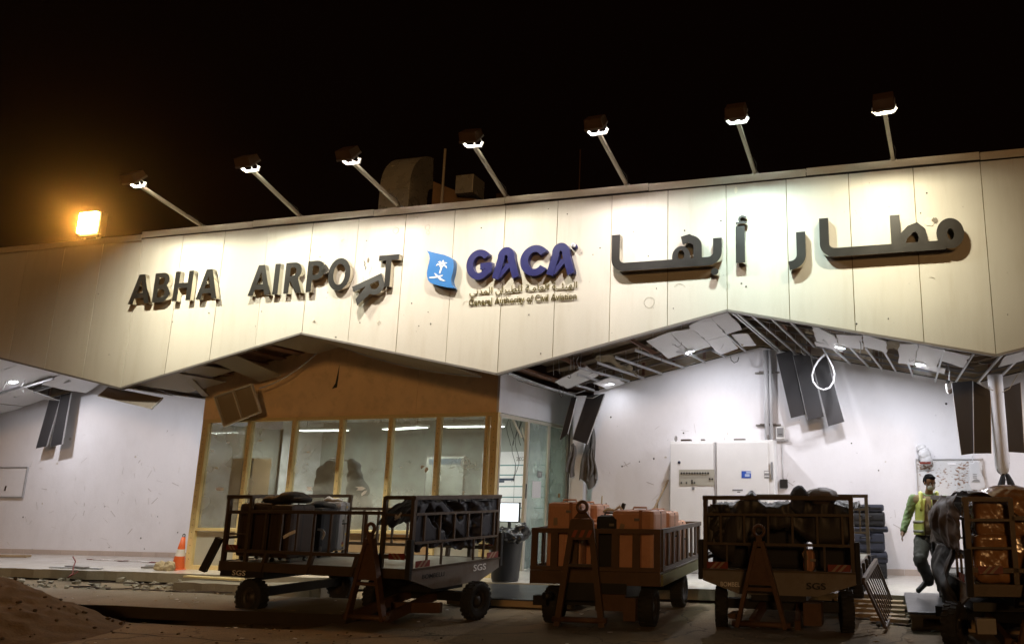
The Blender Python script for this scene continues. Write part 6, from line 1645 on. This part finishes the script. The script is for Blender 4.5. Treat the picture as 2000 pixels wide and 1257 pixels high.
lump('soft_bag', [(W3_(.55, .25, 1.66), (.22, .2, .12))], .02, mat('tan_bag', (.13, .095, .07), .6), .02, 6, label='rounded brown bag on top of the third cart at its back', cat='bag', ridge=.01)
lump('soft_bag', [(W3_(.28, .12, 1.66), (.11, .12, .14)), (W3_(.26, .12, 1.55), (.1, .1, .14))], .02, M_casenv, .01, 6, label='dark navy bag poking up through the olive tarp', cat='bag', ridge=.01)
def W4_(x, y, z=.735): return tuple(cm(c4) @ V((x, y, z)))
def wrapped(lab, c, size, sd, dome=0):
    b = B(); b.box((0, 0, 0), size)
    me = mods(mesh_of(b, 'wrapped_bag', M_wrap), [('REMESH', dict(mode='VOXEL', voxel_size=.022)), ('SMOOTH', dict(factor=.5, iterations=16))])
    me.materials.clear(); me.materials.append(M_wrap)
    for v in me.vertices:
        p_ = v.co.copy()
        if dome: p_.z += dome * max(0, p_.z / size[2] * 2) * (1 - (p_.x / size[0] * 2) ** 2) * (1 - (p_.y / size[1] * 2) ** 2)
        v.co = p_ + v.normal * (.14 * crease(p_.x * 1.5 + p_.y, p_.z * 1.5 + p_.y, sd) + .02 * noise.noise(p_ * 4))
    for p in me.polygons: p.use_smooth = True
    me.transform(cm(c4) @ Matrix.Translation(c))
    tag(obj('wrapped_bag', None, None, None, me=me), lab, 'wrapped baggage', 'plastic wrapped brown baggage')
wrapped('lower plastic wrapped brown bundle behind the tall frame of the right cart', (.56, .40, 1.0), (.60, .56, .50), 3)
wrapped('big rounded wrapped bundle with shining top on the right cart', (.42, .62, 1.44), (.80, .92, .40), 6, .16)
wrapped('wrapped bundle at the picture edge of the right cart', (.45, 1.35, 1.05), (.70, .74, .62), 9)

# ------------------------------------------------------------------ the worker
PY = .48
def J(x, y, d=0.0): return at(x, y, PY + d)
foot = J(1840, 1166)
pn = thing('person', 'worker in yellow high visibility vest, green sleeves and face mask stepping off the platform', 'person', (foot.x, foot.y, .23))
hd_ = J(1816, 942, -.06)
k_ = .0
sh_r, sh_l = J(1784, 975, -.0), J(1846, 977, .02)
neck = J(1814, 966, .02); chest = J(1815, 995, .0); waist = J(1814, 1030, .03); pel = J(1814, 1052, .05)
hip_r, hip_l = J(1802, 1056, .03), J(1828, 1056, .08)
kn_r, kn_l = J(1797, 1092, -.22), J(1837, 1103, .06)
an_r, an_l = J(1814, 1131, .02), J(1839, 1150, .10)
toe_r, toe_l = J(1794, 1152, -.14), J(1840, 1164, -.12)
el_r, wr_r = J(1772, 1010, .03), J(1765, 1034, -.08)
ha_r = J(1763, 1042, -.11)
el_l, wr_l = J(1858, 1013, .0), J(1850, 1035, -.18)
ha_l = J(1846, 1043, -.22)
def hand(wr, ha, side):
    d = (ha - wr).normalized(); sdv = V((side, 0, 0)); fr = V((0, -1, 0))
    caps = [(wr, .028, ha, .035), (ha + fr * .01, .03, ha - fr * .02, .03)]
    for i in range(4):
        r0 = ha + d * .04 + fr * (.033 - .022 * i); ln = (.072, .08, .074, .058)[i]
        k1 = r0 + d * ln * .5 - sdv * .004; k2 = k1 + d * ln * .45 + sdv * -.022 * 1
        caps += [(r0 - d * .03, .0105, k1, .0095), (k1, .0095, k2, .008)]
    t0 = ha + fr * .025; t1 = t0 + fr * .03 + d * .03; t2 = t1 + d * .035 - sdv * .008
    caps += [(t0, .013, t1, .011), (t1, .011, t2, .009)]
    return caps
body_caps = [(hd_ + V((0, .02, -.05)), .055, neck, .06), (neck, .062, chest, .10), (sh_r, .065, sh_l, .065), (chest, .13, waist, .125), (waist, .125, pel, .13),
             (sh_r, .058, el_r, .044), (el_r, .042, wr_r, .028), (sh_l, .058, el_l, .044), (el_l, .042, wr_l, .028),
             (hip_r, .09, kn_r, .06), (kn_r, .058, an_r, .04), (hip_l, .09, kn_l, .06), (kn_l, .058, an_l, .04),
             (an_r, .04, toe_r, .03), (an_l, .04, toe_l, .03)]
fd = V((.42, -.86, -.42)).normalized()   # where the face looks: down towards the right
body_caps += hand(wr_r, ha_r, -1) + hand(wr_l, ha_l, 1)
cr_ = fd.cross(V((0, 0, 1))).normalized(); fu = cr_.cross(fd)
balls = [(hd_ + fu * .025 - fd * .012, (.078, .092, .088)), (hd_ - fu * .035 + fd * .022, (.060, .062, .075)), (hd_ - fu * .01 + fd * .095, (.014, .016, .022)),
         (hd_ + cr_ * .080 - fu * .01, (.014, .022, .032)), (hd_ - cr_ * .080 - fu * .01, (.014, .022, .032)), (hd_ - fu * .085 + fd * .05, (.035, .03, .025))]
lump('body', balls, .0085, M_skin, 0, 5, pn, smooth=3, caps=body_caps, world=True)
for s in (-1, 1):
    b = B(); b.ball(hd_ + cr_ * s * .032 + fu * .012 + fd * .074, .011); obj('eye', b, M_white, pn, world=True)
    b = B(); b.ball(hd_ + cr_ * s * .032 + fu * .011 + fd * .081, .0055); obj('pupil', b, M_black, pn, world=True)
    b = B(); b.tube([hd_ + cr_ * s * .014 + fu * .030 + fd * .088, hd_ + cr_ * s * .034 + fu * .036 + fd * .086, hd_ + cr_ * s * .052 + fu * .030 + fd * .072], .006, 6); obj('eyebrow', b, M_hair, pn, world=True)
lump('hair', [(hd_ + fu * .050 - fd * .032, (.084, .090, .078)), (hd_ + fu * .005 - fd * .062, (.078, .060, .080)), (hd_ + fu * .088 + fd * .028, (.060, .050, .030)), (hd_ + cr_ * .066 + fu * .03 - fd * .01, (.02, .045, .04)), (hd_ - cr_ * .066 + fu * .03 - fd * .01, (.02, .045, .04))], .010, M_hair, .004, 40, pn, smooth=2, world=True)
lump('face_mask', [(hd_ - fu * .045 + fd * .062, (.060, .046, .048)), (hd_ - fu * .03 + fd * .080, (.03, .03, .03))], .009, M_mask, .002, 20, pn, smooth=2, world=True)
for s in (-1, 1):
    b = B(); b.tube([hd_ + cr_ * s * .055 - fu * .03 + fd * .06, hd_ + cr_ * s * .084 - fu * .002 + fd * .005], .003, 5); obj('mask_loop', b, M_mask, pn, world=True)
# clothes
lump('shirt', [(chest + V((0, 0, -.02)), (.185, .135, .20)), (waist + V((0, -.02, .03)), (.175, .145, .16)), (chest + V((0, -.01, .12)), (.16, .10, .09))], .014, M_khaki, .006, 9, pn, caps=[(sh_r + V((.03, 0, 0)), .075, sh_l - V((.03, 0, 0)), .075), (chest, .14, waist, .15), (waist, .145, pel + V((0, 0, .06)), .14)], ridge=.006, smooth=4, world=True)
for nm, cps in (('sleeve', [(sh_r, .072, el_r, .058), (el_r, .056, wr_r, .044)]), ('sleeve', [(sh_l, .072, el_l, .058), (el_l, .056, wr_l, .044)])):
    lump(nm, [], .012, M_shirt, .006, 14, pn, caps=cps, ridge=.010, smooth=2, world=True, seed=len(cps))
b = B(); b.tube([neck + V((.075 * math.cos(a), .068 * math.sin(a), .015 - .03 * max(0, -math.sin(a)))) for a in [2 * math.pi * k / 18 for k in range(18)]], .022, 7, closed=True); obj('collar', b, M_shirt, pn, world=True)
# vest: shell that follows the torso, open at the front
ctr = []
def vest_pt(a, v):
    top, bot = chest + V((0, .0, .165)), waist + V((0, .0, -.10))
    c = top.lerp(bot, v)
    rx = .19 + .008 * math.sin(v * 3) + (.02 if v > .6 else 0) - (.05 * max(0, .18 - v) / .18); ry = .150 + .022 * v - (.03 * max(0, .15 - v) / .15)
    w_ = .006 * math.sin(a * 7 + v * 4) + .010 * noise.noise(V((a * 2.2, v * 4, 3)))
    return c + V((math.cos(a) * (rx + w_), math.sin(a) * (ry + w_), 0))
def vest_part(a0, a1, name, v0=0, v1=1, m_=M_vest, off=0.0, n=26, nv=22):
    b = B(); b.sheet(lambda u, v: vest_pt(a0 + (a1 - a0) * u, v0 + (v1 - v0) * v) + V((math.cos(a0 + (a1 - a0) * u), math.sin(a0 + (a1 - a0) * u), 0)) * off, n, nv)
    me = mesh_of(b, name, m_); me = mods(me, [('SOLIDIFY', dict(thickness=.006))]); 
    for p in me.polygons: p.use_smooth = True
    return obj(name, None, None, pn, me=me, world=True)
vo = vest_part(R(-79), R(250), 'vest')
for v0 in (.60, .86):
    b = B(); b.sheet(lambda u, v: vest_pt(R(-77) + (R(248) - R(-77)) * u, v0 + .07 * v) + V((math.cos(R(-77) + (R(248) - R(-77)) * u), math.sin(R(-77) + (R(248) - R(-77)) * u), 0)) * .009, 30, 2)
    me = mesh_of(b, 'reflective_band', M_refl); me = mods(me, [('SOLIDIFY', dict(thickness=.003))]); obj('reflective_band', None, None, vo, me=me, world=True)
for s, shp in ((-1, sh_r), (1, sh_l)):
    b = B(); P_ = [chest + V((s * .125, -.118, .02)), chest + V((s * .120, -.115, .12)), neck + V((s * .115, -.05, .02)), neck + V((s * .12, .04, .03)), chest + V((s * .12, .11, .10))]
    for a_, c_ in zip(P_, P_[1:]): b.cap(a_, .032, c_, .032, 8)
    me = mods(mesh_of(b, 'vest_strap', M_vest), [('REMESH', dict(mode='VOXEL', voxel_size=.012)), ('SMOOTH', dict(factor=.5, iterations=6))]); me.materials.clear(); me.materials.append(M_vest)
    obj('vest_strap', None, None, vo, me=me, world=True)
b = B(); b.tube([neck + V((-.05, -.07, 0)), chest + V((-.01, -.15, .02)), chest + V((.0, -.16, -.04)), chest + V((.02, -.15, .03)), neck + V((.06, -.07, 0))], .006, 5); obj('lanyard', b, M_black, pn, world=True)
b = B(); b.tube([pel + V((.155 * math.cos(a), .150 * math.sin(a), .055)) for a in [2 * math.pi * k / 22 for k in range(22)]], .017, 6, closed=True); obj('belt', b, M_casebr, pn, world=True)
lump('trousers', [(pel, (.165, .15, .11))], .013, M_trous, .008, 8, pn, caps=[(hip_r, .120, kn_r, .092), (kn_r, .090, an_r + (an_r - kn_r) * .02, .075), (hip_l, .120, kn_l, .092), (kn_l, .090, an_l + V((0, 0, .03)), .078)], ridge=.012, smooth=3, world=True)
for an, toe in ((an_r, toe_r), (an_l, toe_l)):
    d = (toe - an).normalized()
    flat = V((d.x, d.y, 0)).normalized()
    heel = an - flat * .05 + V((0, 0, -.05)) if an is an_l else an - d * .03 + V((0, .05, -.01))
    lump('shoe', [], .010, M_shoe, 0, 5, pn, caps=[(heel, .042, toe, .040), (an, .045, toe, .036), (heel, .042, an, .046)], smooth=3, world=True)

# last: nothing may be left without its pose updated
bpy.context.view_layer.update()
